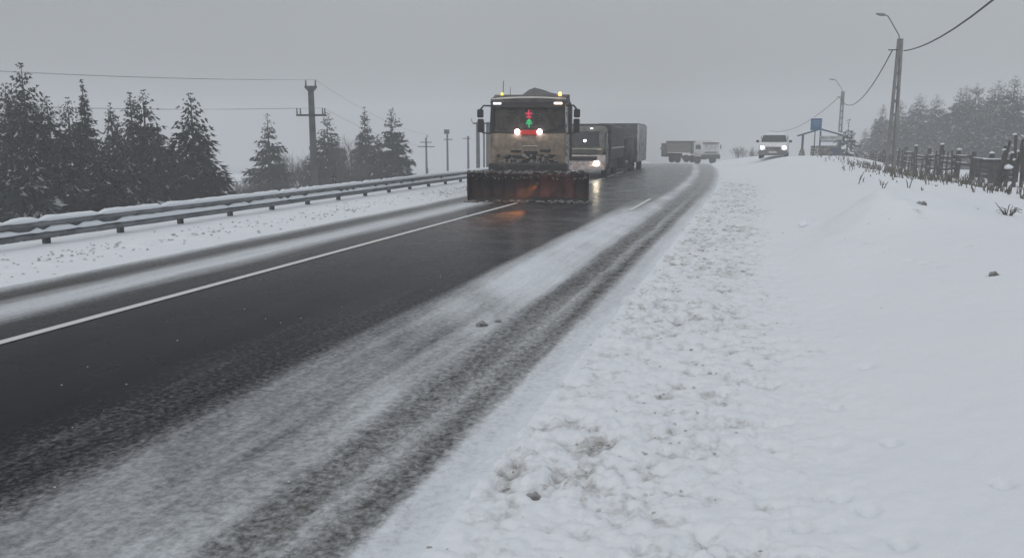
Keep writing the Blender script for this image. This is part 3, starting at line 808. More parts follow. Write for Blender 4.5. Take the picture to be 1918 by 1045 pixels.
# pixel of the top -> position at a chosen distance (layout measured once from the photograph)
def at(u, v, d):
    P_, Y_ = R(9.95), R(16.8)
    r_ = (u - 959) / 1505.; up = -(v - 522.5) / 1505.
    f_ = math.cos(P_) + up * math.sin(P_); z_ = -math.sin(P_) + up * math.cos(P_)
    x_ = r_ * math.cos(Y_) - f_ * math.sin(Y_); y_ = r_ * math.sin(Y_) + f_ * math.cos(Y_)
    k = d / math.hypot(x_, y_)
    return x_ * k, y_ * k, CAM_H + z_ * k
LT = [ # u, v, distance, radius, label, snow, sharp
 (38, 112, 41.4, 2.47, 'tallest spruce in the left clump with a broad ragged top, near the left edge', .13, .75),
 (8, 150, 45.8, 2.47, 'dark spruce cut by the left edge of the photo, behind the tallest one', .05, .6),
 (86, 175, 40.5, 1.90, 'shorter spruce against the right flank of the tallest left one', .08, .8),
 (125, 178, 51.0, 2.09, 'hazy smooth-topped spruce between the tallest and the slim spired one', .03, .7),
 (152, 143, 44.0, 1.61, 'slim spruce with a thin straggly spire in the left clump', .05, 1.15),
 (205, 188, 49.3, 1.80, 'low-topped spruce right of the slim spired one', .06, .9),
 (242, 168, 48.4, 1.80, 'left one of the paired pointed spruces at the right side of the clump', .05, .9),
 (266, 164, 44.9, 2.38, 'right and wider one of the paired pointed spruces in the left clump', .06, .75),
 (180, 255, 38.7, 2.09, 'low front spruce with snow-flecked branches under the slim spired one', .16, .7),
 (232, 262, 39.6, 1.90, 'low front spruce with snowy boughs under the paired pointed spruces', .2, .7),
 (110, 262, 37.8, 1.99, 'low dark front spruce right of the snow-flecked left edge', .06, .7),
 (50, 262, 36.1, 1.90, 'snow-flecked low spruce in front of the tallest left one', .24, .7),
 (10, 255, 37.0, 1.71, 'snow-flecked low spruce at the left edge of the photo', .24, .7),
 (322, 255, 45.8, 1.33, 'small spruce between the left clump and the lone tall spruce', .04, .8),
 (296, 235, 46.6, 1.61, 'middle-sized spruce on the right slope of the left clump', .05, .8),
 (356, 170, 44.0, 1.85, 'lone tall spruce standing just right of the left clump', .08, .62),
 (500, 210, 66.0, 2.36, 'spruce with open branches standing alone left of the tall utility pole', .05, .72),
 (612, 208, 70.0, 2.21, 'hazy spruce right behind the tall utility pole', .04, .6),
 (682, 197, 72.0, 2.10, 'spruce with a narrow crooked tip left of the broad spruce', .05, .85),
 (68, 200, 42.0, 1.90, 'ragged spruce with a notched right side below the tallest left one', .10, .7),
 (140, 225, 43.0, 1.90, 'dark low spruce in front of the slim spired one and left of its snowy neighbour', .05, .7),
 (218, 215, 47.0, 1.80, 'dark spruce filling the gap left of the paired pointed spruces', .05, .75),
 (285, 275, 43.0, 1.70, 'low dark spruce in front of the right slope of the left clump', .08, .7),
 (28, 205, 44.0, 2.00, 'dark spruce with snow flecks just left of the tallest one', .16, .7),
 (585, 262, 72.0, 1.60, 'low hazy spruce just left of the tall utility pole', .05, .7),
 (632, 262, 74.0, 1.60, 'low hazy spruce right of the tall utility pole', .05, .7),
 (707, 250, 75.0, 1.70, 'low hazy spruce tucked between the crooked-tipped and the broad spruce', .05, .7),
 (520, 290, 66.0, 1.40, 'small low spruce on the right skirt of the open-branched one', .05, .7),
 (733, 200, 68.0, 2.47, 'broad conical spruce at the right end of the left woods', .06, .68),
]
for i, (u, v, d, rw, lab, sn_, sh) in enumerate(LT):
    x, y, z = at(u, v, d)
    spruce(x, y, z, rw * (1.22 if d < 53 else 1.1), lab, seed=100 + i, snow=sn_, sharp=sh + .12, dens=1.05 if d < 53 else .85, gap=.1 if 'open' in lab or 'straggly' in lab else 0)
for i, (u, v, d, rw, lab) in enumerate([
 (655, 238, 70, 1.5, 'rounded bare tree between the hazy spruce and the crooked-tipped one'),
 (560, 275, 67, 1.5, 'low bare tree just left of the tall utility pole'),
 (535, 272, 69, 1.5, 'low bare tree right of the lone open-branched spruce'),
 (640, 255, 66, 1.4, 'bare tree in front of the rounded bare one, right of the tall pole'),
 (455, 335, 64, 1.4, 'faint bare bush low above the guardrail left of the open-branched spruce'),
 (425, 342, 66, 1.3, 'faint bare bush low above the guardrail right of the lone tall spruce'),
 (20, 128, 60, 2.2, 'hazy rounded bare tree beside the tallest spruce at the left edge'),
 (545, 300, 64, 1.5, 'low bare bush above the guardrail between the open-branched spruce and the pole'),
 (610, 300, 66, 1.5, 'low bare bush above the guardrail right of the tall pole foot'),
 (670, 285, 68, 1.6, 'low bare bush under the crooked-tipped spruce'),
 (405, 330, 92, 1.8, 'faint misty bare tree low beyond the lone tall spruce'),
 (440, 326, 98, 2.0, 'faint misty bare tree low in the open gap of the left woods'),
 (468, 322, 94, 1.9, 'faint misty bare tree low at the right of the open gap in the left woods'),
 (480, 318, 62, 1.3, 'low bare bush on the left skirt of the open-branched spruce'),
 (588, 290, 72, 1.5, 'bare tree low behind the foot of the tall utility pole'),
 (708, 270, 74, 1.4, 'bare tree between the crooked-tipped spruce and the broad one'),
 ]):
    x, y, z = at(u, v, d)
    bare_tree(x, y, z, rw, lab, 300 + i)
x, y, z = at(625, 322, 48)
spruce(x, y, z, .7, 'small snow-covered sapling above the guardrail right of the tall pole', 'spruce_sapling', 55, .4, 'crown_snowy', None, 1.5)
RT = [
 (1655, 195, 124.4, 2.46, 'small pointed spruce at the left end of the right-hand wood'),
 (1688, 186, 122.0, 2.75, 'spruce just right of the nearer street lamp pole'),
 (1708, 196, 126.9, 2.61, 'lower spruce behind the second one from the street lamp'),
 (1724, 174, 119.6, 3.04, 'pointed spruce in the middle of the right-hand wood, left twin'),
 (1756, 176, 122.0, 3.62, 'round-topped hazy spruce in the middle of the right-hand wood'),
 (1778, 210, 125.7, 2.32, 'low spruce in the dip of the right-hand wood skyline'),
 (1800, 163, 114.7, 2.90, 'snow-striped spruce right of the dip in the right-hand wood'),
 (1812, 158, 119.6, 2.90, 'spruce close behind the snow-striped one right of the dip'),
 (1831, 154, 112.2, 3.33, 'tall snow-striped spruce right of the dip'),
 (1850, 182, 109.8, 2.75, 'lower spruce between the two tallest right-hand ones'),
 (1872, 148, 113.5, 3.62, 'wide hazy spruce second from the right edge'),
 (1903, 140, 102.5, 3.19, 'tallest right-hand spruce with snow-laden boughs, at the right edge'),
 (1672, 215, 117.1, 2.32, 'low spruce behind the nearer street lamp pole'),
 (1740, 225, 112.2, 2.75, 'low snow-striped spruce in front of the middle of the right-hand wood'),
 (1640, 232, 131.8, 2.17, 'faint low spruce farthest left in the right-hand wood'),
 (1622, 240, 136.6, 2.03, 'very faint small spruce left of the right-hand wood'),
 (1870, 215, 97.6, 2.75, 'low snowy spruce in front, under the wide hazy one'),
 (1812, 225, 102.5, 2.61, 'low snowy spruce in front, under the close pair right of the dip'),
]
for i, (u, v, d, rw, lab) in enumerate(RT):
    x, y, z = at(u, v, d)
    spruce(x, y, z, rw, lab, seed=500 + i, snow=.26, mat_='crown_snowy', group='snowy spruces behind the fence on the right', dens=.9, sharp=.7)
x, y, z = at(1584, 222, 84)
spruce(x + .4, y + 1, z, 1.5, 'small sparse spruce behind the farther street lamp and bus shelter', seed=611, snow=.2, mat_='crown_snowy', group=None, dens=.7, gap=.25)
for i, (u, v, d, rw, lab) in enumerate([(1385, 268, 120, 1.6, 'faint bare tree in the mist between the far truck and the white van'),
                                        (1405, 272, 118, 1.5, 'faint bare tree in the mist close left of the white van')]):
    x, y, z = at(u, v, d)
    bare_tree(x, y, z, rw, lab, 700 + i, group='faint trees beyond the crest')

# ================================================================== VEHICLES
def rrect(hx, yf, yb, r, n=5):
    """plan outline, front at y = yf (smaller), back at yb"""
    pts = []
    for cx, cy, a0 in ((hx - r, yf + r, -90), (hx - .06, yb - .06, 0), (-(hx - .06), yb - .06, 90), (-(hx - r), yf + r, 180)):
        rr = r if cy == yf + r else .06
        for i in range(n + 1):
            a = R(a0 + 90 * i / n)
            pts.append((cx + rr * math.cos(a), cy + rr * math.sin(a)))
    return pts
def ring(hx, yf, yb, r, z): return [(a, b, z) for a, b in rrect(hx, yf, yb, r)]
def wheel(parent, c, rad, wd, name='wheel'):
    x, y, z = c
    o = MB().lathe([(-wd / 2, rad * .62), (-wd / 2, rad * .9), (-wd * .38, rad), (wd * .38, rad), (wd / 2, rad * .9), (wd / 2, rad * .62)], (x, y, z), 'x', 22).build(name, M['tyre'], parent, True)
    MB().lathe([(-wd * .46, rad * .60), (-wd * .3, rad * .5), (-wd * .3, rad * .2), (-wd * .44, rad * .16), (wd * .44, rad * .16), (wd * .3, rad * .2), (wd * .3, rad * .5), (wd * .46, rad * .60)], (x, y, z), 'x', 16).build('rim', M['rim'], o, True)
    return o

def plough_truck():
    root = empty('snow_plough_truck', (-6.98, 24.9, 0), R(12), 'dirty brown snow plough truck with flashing amber beacons and lit lamps driving towards the camera', 'snow plough')
    # local: front of the cab at y = 0, +y backwards
    hx = 1.27
    lower = MB().loft([ring(hx - .05, .10, 1.75, .20, .62), ring(hx - .02, .03, 1.75, .22, .80), ring(hx, 0.0, 1.75, .24, 1.2), ring(hx, .0, 1.75, .24, 1.75), ring(hx, .03, 1.75, .24, 2.04), ring(hx - .02, .10, 1.75, .24, 2.07)])
    lower.build('cab_body', M['truck_paint'], root, True)
    # side walls and back wall of the upper cab, pillars, roof
    MB().box((0, 1.70, 2.52), (2.44, .08, .92), .01).build('back_wall', M['truck_paint_upper'], root)
    for sg in (-1, 1):
        MB().box((sg * 1.21, 1.40, 2.52), (.07, .52, .92), .01).build('side_wall', M['truck_paint_upper'], root)
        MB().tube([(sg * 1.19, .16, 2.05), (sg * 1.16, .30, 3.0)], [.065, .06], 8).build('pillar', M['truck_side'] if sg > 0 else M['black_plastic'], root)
        MB().box((sg * 1.215, .72, 2.52), (.02, .80, .86), .005).build('side_window', M['dark_glass'], root)
        d = MB().box((sg * 1.275, .80, 1.45), (.025, .98, 1.12), .01).build('door', M['truck_side'], root)
        MB().box((sg * 1.30, 1.15, 1.80), (.03, .16, .04), .008).build('handle', M['black_plastic'], d)
        MB().box((sg * 1.22, .55, .60), (.10, .55, .08), .01).build('step', M['chassis'], root)
    roof = MB().loft([ring(1.22, .22, 1.75, .25, 2.96), ring(1.25, .14, 1.75, .26, 3.02), ring(1.24, .20, 1.75, .28, 3.14), ring(1.15, .35, 1.7, .28, 3.24), ring(.95, .5, 1.6, .25, 3.28)])
    roof.build('roof', M['truck_paint_upper'], root, True)
    # white trim arc over the visor
    arc = [(-1.16 + 2.32 * i / 16, .13 + .16 * (abs(i / 8 - 1) ** 4), 3.13 + .045 * (1 - (i / 8 - 1) ** 2)) for i in range(17)]
    MB().tube(arc, .028, 6).build('roof_trim', M['roof_trim'], root, True)
    vis = MB().loft([[(x_, y_ - .015, 2.86) for x_, y_ in [(-1.1, .16), (-.6, .07), (0, .05), (.6, .07), (1.1, .16)]], [(x_, y_ + .02, 3.02) for x_, y_ in [(-1.14, .16), (-.6, .09), (0, .07), (.6, .09), (1.14, .16)]]], False, False)
    vis.build('sun_visor', M['cabin_dark'], root)
    # wind deflectors round the front corners, spattered with snow
    for sg in (-1, 1):
        arcp = [(sg * (1.03 + .255 * math.sin(R(a))), .24 - .255 * math.cos(R(a))) for a in range(38, 91, 13)] + [(sg * 1.292, .42)]
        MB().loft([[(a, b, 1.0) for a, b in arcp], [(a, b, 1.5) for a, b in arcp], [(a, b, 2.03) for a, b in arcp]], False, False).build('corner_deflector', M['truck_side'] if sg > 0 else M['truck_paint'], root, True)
    # interior
    MB().box((0, 1.1, 2.08), (2.3, 1.1, .03)).build('cab_floor', M['cabin_dark'], root)
    MB().box((0, .42, 2.10), (2.2, .34, .14), .03).build('dashboard', M['cabin_dark'], root)
    for sx_ in (-.62, .62):
        s_ = MB().box((sx_, 1.25, 2.38), (.5, .16, .62), .05).build('seat', M['cabin_dark'], root)
        MB().box((sx_, 1.22, 2.80), (.26, .12, .2), .04).build('headrest', M['cabin_dark'], s_)
    wh = [(.62 + .22 * math.cos(R(a)), .62 + .06 * math.sin(R(a)), 2.32 + .20 * math.sin(R(a))) for a in range(0, 361, 24)]
    MB().tube(wh, .018, 5).build('steering_wheel', M['black_plastic'], root, True)
    # windscreen: curved pane set in the opening
    rows = []
    for z_, off in ((2.06, .10), (2.3, .135), (2.6, .175), (2.96, .235)):
        rows.append([(x_, off + .07 * (abs(x_) / 1.13) ** 3, z_) for x_ in [-1.13 + 2.26 * i / 12 for i in range(13)]])
    MB().loft(rows, False, False).build('windscreen', M['glass'], root, True)
    for sx_, e in ((-.5, .35), (.25, 1.0)):
        MB().tube([(sx_, .07, 2.07), ((sx_ + e) / 2, .10, 2.16), (e, .12, 2.2)], .014, 5).build('wiper', M['black_plastic'], root)
    fr = [(x_, .06 + .07 * (abs(x_) / 1.13) ** 3, 2.07) for x_ in [-1.15 + 2.3 * i / 12 for i in range(13)]]
    MB().tube(fr, .03, 6).build('windscreen_frame', M['black_plastic'], root, True)
    for sg in (-1, 1):
        MB().tube([(sg * 1.15, .12, 2.07), (sg * 1.13, .27, 2.95)], .04, 6).build('windscreen_frame', M['black_plastic'], root)
    # ornaments behind the screen
    MB().box((.0, .235, 2.66), (.05, .02, .27)).box((.0, .235, 2.68), (.22, .02, .05)).lump((0, .24, 2.57), (.085, .015, .05), 4, .3, True).build('red_cross_light', M['led_red'], root)
    MB().box((0.01, .22, 2.37), (.04, .02, .26)).box((0.01, .22, 2.37), (.20, .02, .04)).box((-.035, .22, 2.445), (.035, .02, .10), 0, Matrix.Rotation(R(40), 3, 'Y')).box((.055, .22, 2.445), (.035, .02, .10), 0, Matrix.Rotation(R(-40), 3, 'Y')).build('green_cross_light', M['led_green'], root)
    q = random.Random(3)
    tn = MB()
    for i in range(46): tn.lump((q.uniform(-.40, .44), .27 + q.uniform(-.02, .02), q.uniform(2.42, 2.88)), q.uniform(.01, .028), i, .4, True)
    tn.build('tinsel', M['tinsel'], root)['kind'] = 'stuff'
    # red panel with two lamps
    MB().box((0.02, .015, 2.09), (.52, .05, .15), .012).build('red_panel', M['red_panel'], root)
    for sx_ in (-.35, .36):
        o = MB().lathe([(-.05, .02), (-.045, .07), (-.01, .085), (.06, .08), (.09, .05)], (sx_, .0, 2.11), 'y', 14).build('work_lamp', M['work_lamp'], root, True)
    # front panel details
    MB().box((.05, -.018, 1.66), (.46, .03, .03), .006).build('badge_strip', M['chrome'], root)
    for z_, x0, x1, hh in ((1.50, -.55, -.22, .07), (1.52, .38, .72, .08), (1.33, -.72, -.1, .10), (1.35, .30, .86, .11), (1.17, -.86, -.30, .10), (1.16, -.2, .25, .12), (1.17, .35, .95, .10), (1.44, -.14, .30, .13), (1.30, -.02, .24, .12)):
        MB().box(((x0 + x1) / 2, -.012, z_), (x1 - x0, .03, hh), .012).build('grille_slot', M['black_plastic'], root)
    MB().box((0, -.10, .92), (2.5, .28, .42), .05).build('bumper', M['chassis'], root)
    for sx_ in (-.98, .98):
        MB().box((sx_, -.225, .95), (.34, .05, .18), .02).build('headlight', M['dark_glass'], root)
    cl = MB()
    for i in range(70):
        xx = q.uniform(-.95, 1.0); zz = q.gauss(1.14, .12)
        cl.lump((xx, -.05 - q.random() * .06 - max(0, 1.15 - zz) * .3, zz), (q.uniform(.03, .11), .06, q.uniform(.03, .08)), i, .35, True)
    for i in range(40):
        cl.lump((q.uniform(-1.2, 1.2), -.02, q.uniform(1.2, 2.0)), (q.uniform(.01, .03), .02, q.uniform(.01, .025)), i + 90, .35, True)
    cl.build('snow_crust', M['dirty_crust'], root)['kind'] = 'stuff'
    # roof lamps
    for sx_, m_, nm in ((-.87, 'amber_dim', 'beacon'), (.98, 'amber', 'beacon')):
        b_ = MB().lathe([(0, .06), (.04, .065), (.05, .045)], (sx_, .42, 3.19 if sx_ < 0 else 3.19), 'z', 10).build('beacon', M['black_plastic'], root)
        MB().lathe([(.05, .04), (.08, .05), (.13, .045), (.16, .02)], (sx_, .42, 3.19), 'z', 10).build('lens', M[m_], b_, True)
    for sx_, m_ in ((-1.0, 'cool_marker'), (.93, 'warm_marker')):
        MB().box((sx_, .075 + .06, 2.99), (.26, .05, .065), .012).build('marker_lamp', M[m_], root)
    MB().tube([(-.86, .6, 3.25), (-.84, .6, 3.72)], .012, 5).build('antenna', M['black_plastic'], root)
    MB().tube([(-.62, .6, 3.25), (-.62, .6, 3.52)], .008, 4).build('antenna', M['black_plastic'], root)
    # mirrors
    for sg in (-1, 1):
        arm = MB().tube([(sg * 1.2, .18, 2.92), (sg * 1.42, .02, 2.92), (sg * 1.54, .02, 2.78)], .03, 6).build('mirror_arm', M['black_plastic'], root, True)
        MB().box((sg * 1.53, .05, 2.68), (.20, .12, .26), .03).build('mirror', M['black_plastic'], arm)
        MB().box((sg * 1.52, .05, 2.30), (.20, .12, .42), .03).build('mirror', M['black_plastic'], arm)
        MB().tube([(sg * 1.2, .18, 2.05), (sg * 1.46, .04, 2.08), (sg * 1.5, .04, 2.12)], .022, 6).build('mirror_stay', M['black_plastic'], arm, True)
    # chassis, tipper body with its heap of grit
    MB().box((0, 3.6, .82), (.9, 6.6, .26), .02).build('chassis', M['chassis'], root)
    tp = MB()
    tp.prism([(2.0, 1.2), (7.0, 1.2), (7.0, 3.12), (2.0, 3.22)], 'x', -1.27, -1.19); tp.prism([(2.0, 1.2), (7.0, 1.2), (7.0, 3.12), (2.0, 3.22)], 'x', 1.19, 1.27)
    tp.box((0, 1.96, 2.3), (2.54, .08, 2.1)); tp.box((0, 7.04, 2.15), (2.54, .08, 1.9)); tp.box((0, 4.5, 1.16), (2.5, 5.0, .08))
    t_ = tp.build('tipper_body', M['tipper'], root)
    for k in range(5):
        for sg in (-1, 1): MB().box((sg * 1.295, 2.3 + k * 1.1, 2.15), (.05, .09, 1.9), .01).build('rib', M['tipper'], t_)
    MB().box((0, 1.93, 3.29), (2.5, .12, .10), .02).build('rim_bar', M['tipper'], t_)
    heap = []
    for j in range(13):
        for i in range(13):
            xx = -1.17 + 2.34 * i / 12; yy = 2.05 + 4.9 * j / 12
            zz = 2.97 + .68 * math.exp(-((xx - .05) / .72) ** 2 - ((yy - 3.4) / 1.6) ** 2) + .28 * math.exp(-((xx - .9) / .4) ** 2 - ((yy - 4) / 2) ** 2) + q.uniform(-.03, .03)
            heap.append((xx, yy, zz))
    hm = MB(); hm.add(heap, [(j * 13 + i, j * 13 + i + 1, (j + 1) * 13 + i + 1, (j + 1) * 13 + i) for j in range(12) for i in range(12)])
    hm.build('grit_load', M['grit'], root)
    for yy in (1.15, 4.9, 6.2):
        for sg in (-1, 1): wheel(root, (sg * 1.05, yy, .52), .52, .34)
    for sg in (-1, 1):
        pr = [(1.15 + .68 * math.cos(R(a)), .55 + .66 * math.sin(R(a))) for a in range(10, 171, 20)]
        MB().loft([[(sg * 1.28, a, b) for a, b in pr], [(sg * .86, a, b) for a, b in pr]], False, False).build('mudguard', M['chassis'], root)
    # plough
    pl = empty('plough', (0.10, -1.75, 0)); pl.parent = root; pl.rotation_euler = (0, 0, R(-1))
    hw = 1.80
    prof = []
    for i in range(9):
        a = R(-62 + 105 * i / 8)
        prof.append((.34 - .42 * math.cos(a) , .44 + .44 * math.sin(a)))
    # concave face: curve opens to the front (-y)
    prof = [(.10 + .16 * math.sin(math.pi * i / 9) - .16 * (i / 9) ** 3, .12 + .74 * i / 9) for i in range(10)]
    xs_ = [-hw + 2 * hw * i / 10 for i in range(11)]
    for k in range(10):
        rg = [[(xx, a, b) for a, b in prof] + [(xx, a + .03, b) for a, b in prof[::-1]] for xx in (xs_[k] + .001, xs_[k + 1] - .001)]
        o = MB().loft(rg).build('mouldboard_panel', M[('plough_steel', 'plough_steel', 'plough_dull', 'plough_dull', 'plough_rust', 'plough_rust', 'plough_red', 'plough_red', 'plough_red', 'plough_rust')[k]], pl, True)
    for k in range(1, 10):
        MB().box((xs_[k], .33, .46), (.03, .16, .66), .006).build('rib', M['plough_steel'], pl)
    MB().box((0, .10, .085), (2 * hw, .03, .13), .006).build('cutting_edge', M['rubber'], pl)
    MB().tube([(-hw, .02, .87), (hw, .02, .87)], .035, 8).build('top_bar', M['plough_steel'], pl)
    for sg in (-1, 1):
        MB().prism([(.32, .05), (-.02, .06), (-.10, .45), (-.06, .90), (.32, .90)], 'x', sg * hw - .02, sg * hw + .02).build('end_plate', M['plough_steel'], pl)
    sc = MB()
    for i in range(170):
        xx = q.uniform(-hw, hw); t = q.random()
        sc.lump((xx, -.02 + .20 * t - .03, .91 + q.gauss(0, .025) - .03 * t), (q.uniform(.03, .10), q.uniform(.03, .08), q.uniform(.02, .05)), i, .35, True)
    for i in range(60):
        sc.lump((q.uniform(-hw, hw), .0 + q.uniform(-.03, .04), q.uniform(.70, .88)), (q.uniform(.015, .04), .025, q.uniform(.015, .04)), i + 500, .35, True)
    sc.build('snow_crust', M['dirty_crust'], pl)['kind'] = 'stuff'
    sp = MB()
    for i in range(90):
        sp.lump((q.uniform(-hw - .15, hw + .1), -.05 - abs(q.gauss(0, .12)), .03 + q.random() * .05), (q.uniform(.03, .09), q.uniform(.03, .07), q.uniform(.02, .05)), i, .35, True)
    sp.build('pushed_slush', M['dirty_crust'], pl)['kind'] = 'stuff'
    for sx_ in (-.5, .5):
        MB().tube([(sx_, .3, .5), (sx_ * .9, 1.2, .75)], .07, 8).build('lift_arm', M['chassis'], pl)
    # added amber spot with a made-up housing, tints the wet road orange
    MB().box((.40, -1.86, .58), (.12, .14, .08), .02).build('added_spot_box', M['black_plastic'], root)
    ld = bpy.data.lights.new('added_amber_spot', 'SPOT'); ld.energy = 3000; ld.color = (1, .30, .035); ld.spot_size = R(17); ld.spot_blend = 1.0; ld.shadow_soft_size = .05
    lo = bpy.data.objects.new('added_amber_spot', ld); C.objects.link(lo); lo.parent = root
    src = Vector((.40, -2.05, .56)); dst = Matrix.Rotation(R(-12), 3, 'Z') @ Vector((-6.00 + 6.98, 18.3 - 24.9, 0.0))
    lo.location = src; lo.rotation_euler = (dst - src).to_track_quat('-Z', 'Y').to_euler()
plough_truck()

def lorry():
    root = empty('cargo_lorry', (-7.92, 38.0, 0), R(3.5), 'dirty grey lorry with one bright headlight and dark tarp body right behind the plough truck', 'lorry')
    hx = 1.02
    MB().loft([ring(hx - .03, .04, 1.5, .14, .42), ring(hx, 0, 1.5, .16, .7), ring(hx, 0, 1.5, .16, 1.12)]).build('lower_cab', M['cab_pink'], root, True)
    MB().loft([ring(hx, .0, 1.5, .16, 1.12), ring(hx, .03, 1.5, .16, 1.45), ring(hx - .06, .16, 1.5, .18, 2.3), ring(hx - .12, .24, 1.5, .18, 2.42), ring(hx - .3, .4, 1.4, .18, 2.48)]).build('upper_cab', M['cab_grey'], root, True)
    rows = [[(x_, off + .05 * (abs(x_) / .85) ** 3 - .03, z_) for x_ in [-.85 + 1.7 * i / 8 for i in range(9)]] for z_, off in ((1.5, .03), (1.85, .09), (2.22, .145))]
    MB().loft(rows, False, False).build('windscreen', M['dark_glass'], root, True)
    MB().box((0, -.02, 1.40), (1.7, .04, .05), .01).build('trim_bar', M['chrome'], root)
    MB().box((-.1, -.02, .95), (1.5, .04, .20), .01).build('grille', M['black_plastic'], root)
    MB().box((0, -.05, .50), (2.04, .14, .22), .03).build('bumper', M['cab_pink'], root)
    MB().lathe([(-.04, .04), (-.03, .12), (.02, .13), (.05, .10)], (.62, -.01, .72), 'y', 16).build('headlight', M['headlamp'], root, True)
    MB().lathe([(-.04, .04), (-.03, .11), (.02, .12), (.05, .10)], (-.70, -.01, .72), 'y', 16).build('headlight', M['dim_lamp'], root, True)
    MB().lathe([(-.02, .03), (-.015, .06), (.02, .06)], (.05, .05, 1.78), 'y', 12).build('cab_lamp', M['headlamp_white'], root, True)
    MB().box((.35, .14, 2.36), (.14, .05, .06), .01).build('marker_lamp', M['cool_marker'], root)
    for sg in (-1, 1):
        a = MB().tube([(sg * 1.0, .2, 2.15), (sg * 1.2, .08, 2.1), (sg * 1.2, .08, 1.95)], .02, 5).build('mirror_arm', M['black_plastic'], root)
        MB().box((sg * 1.2, .09, 1.88), (.15, .08, .36), .02).build('mirror', M['black_plastic'], a)
        MB().box((sg * 1.025, .75, 1.85), (.02, .7, .6), .006).build('side_window', M['dark_glass'], root)
        d = MB().box((sg * 1.03, .78, 1.1), (.02, .95, .8), .006).build('door', M['cab_grey'], root)
        MB().box((sg * 1.05, 1.1, 1.3), (.02, .14, .04)).build('handle', M['black_plastic'], d)
    MB().box((0, 4.3, .62), (.8, 7.2, .2), .02).build('chassis', M['chassis'], root)
    # tarp body with sagging top
    rings = []
    for k in range(13):
        yy = 1.65 + 6.3 * k / 12
        sag = .10 * math.sin(math.pi * k / 12) + .015 * math.sin(k * 2.3)
        rings.append([(-1.12, yy, .85), (1.12, yy, .85), (1.14 - .01 * math.cos(k * 1.9), yy, 1.6), (1.12, yy, 2.5 - sag * .6), (.8, yy, 2.6 - sag), (-.8, yy, 2.6 - sag), (-1.12, yy, 2.5 - sag * .6), (-1.14, yy, 1.6)])
    MB().loft(rings).build('tarp_body', M['dark_tarp'], root)
    for sg in (-1, 1):
        MB().box((sg * 1.15, 4.8, 1.42), (.04, 6.2, .07), .01).build('side_rail', M['box_rib'], root)
        for yy in (1.0, 5.2): wheel(root, (sg * .9, yy, .42), .42, .26)
        MB().box((sg * 1.0, 3.2, .62), (.06, 2.6, .42), .02).build('side_skirt', M['chassis'], root)
lorry()

def box_lorry():
    root = empty('box_lorry', (-8.0, 47.0, -.2), R(2), 'box lorry with pale vertical ribs on its side, last in the plough truck queue', 'lorry')
    hx = 1.05
    MB().loft([ring(hx, 0, 1.5, .16, .5), ring(hx, 0, 1.5, .16, 1.3), ring(hx - .06, .12, 1.5, .18, 2.1), ring(hx - .2, .3, 1.4, .18, 2.2)]).build('cab', M['dark_tarp'], root, True)
    rows = [[(x_, off + .05 * (abs(x_) / .85) ** 3 - .03, z_) for x_ in [-.85 + 1.7 * i / 8 for i in range(9)]] for z_, off in ((1.32, .0), (1.7, .06), (2.02, .1))]
    MB().loft(rows, False, False).build('windscreen', M['dark_glass'], root, True)
    MB().box((0, 3.6, .6), (.8, 6.0, .2), .02).build('chassis', M['chassis'], root)
    b = MB().box((0, 4.1, 1.82), (2.3, 4.9, 2.3), .03).build('box_body', M['box_panel'], root)
    for sg in (-1, 1):
        for k in range(5):
            MB().box((sg * 1.20, 1.80 + k * 1.14, 1.80), (.10, .34, 2.2), .012).build('rib', M['box_rib'], b)
        for yy in (1.0, 5.2): wheel(root, (sg * .92, yy, .44), .44, .26)
    MB().box((0, 4.1, 2.985), (2.2, 4.7, .05), .02).build('roof_snow', M['snow'], b)
    for sx_ in (-.75, .75):
        MB().lathe([(-.03, .04), (-.02, .10), (.03, .11)], (sx_, -.01, .75), 'y', 12).build('headlight', M['dim_lamp'], root, True)
    MB().box((0, -.04, .5), (2.1, .12, .24), .03).build('bumper', M['chassis'], root)
box_lorry()

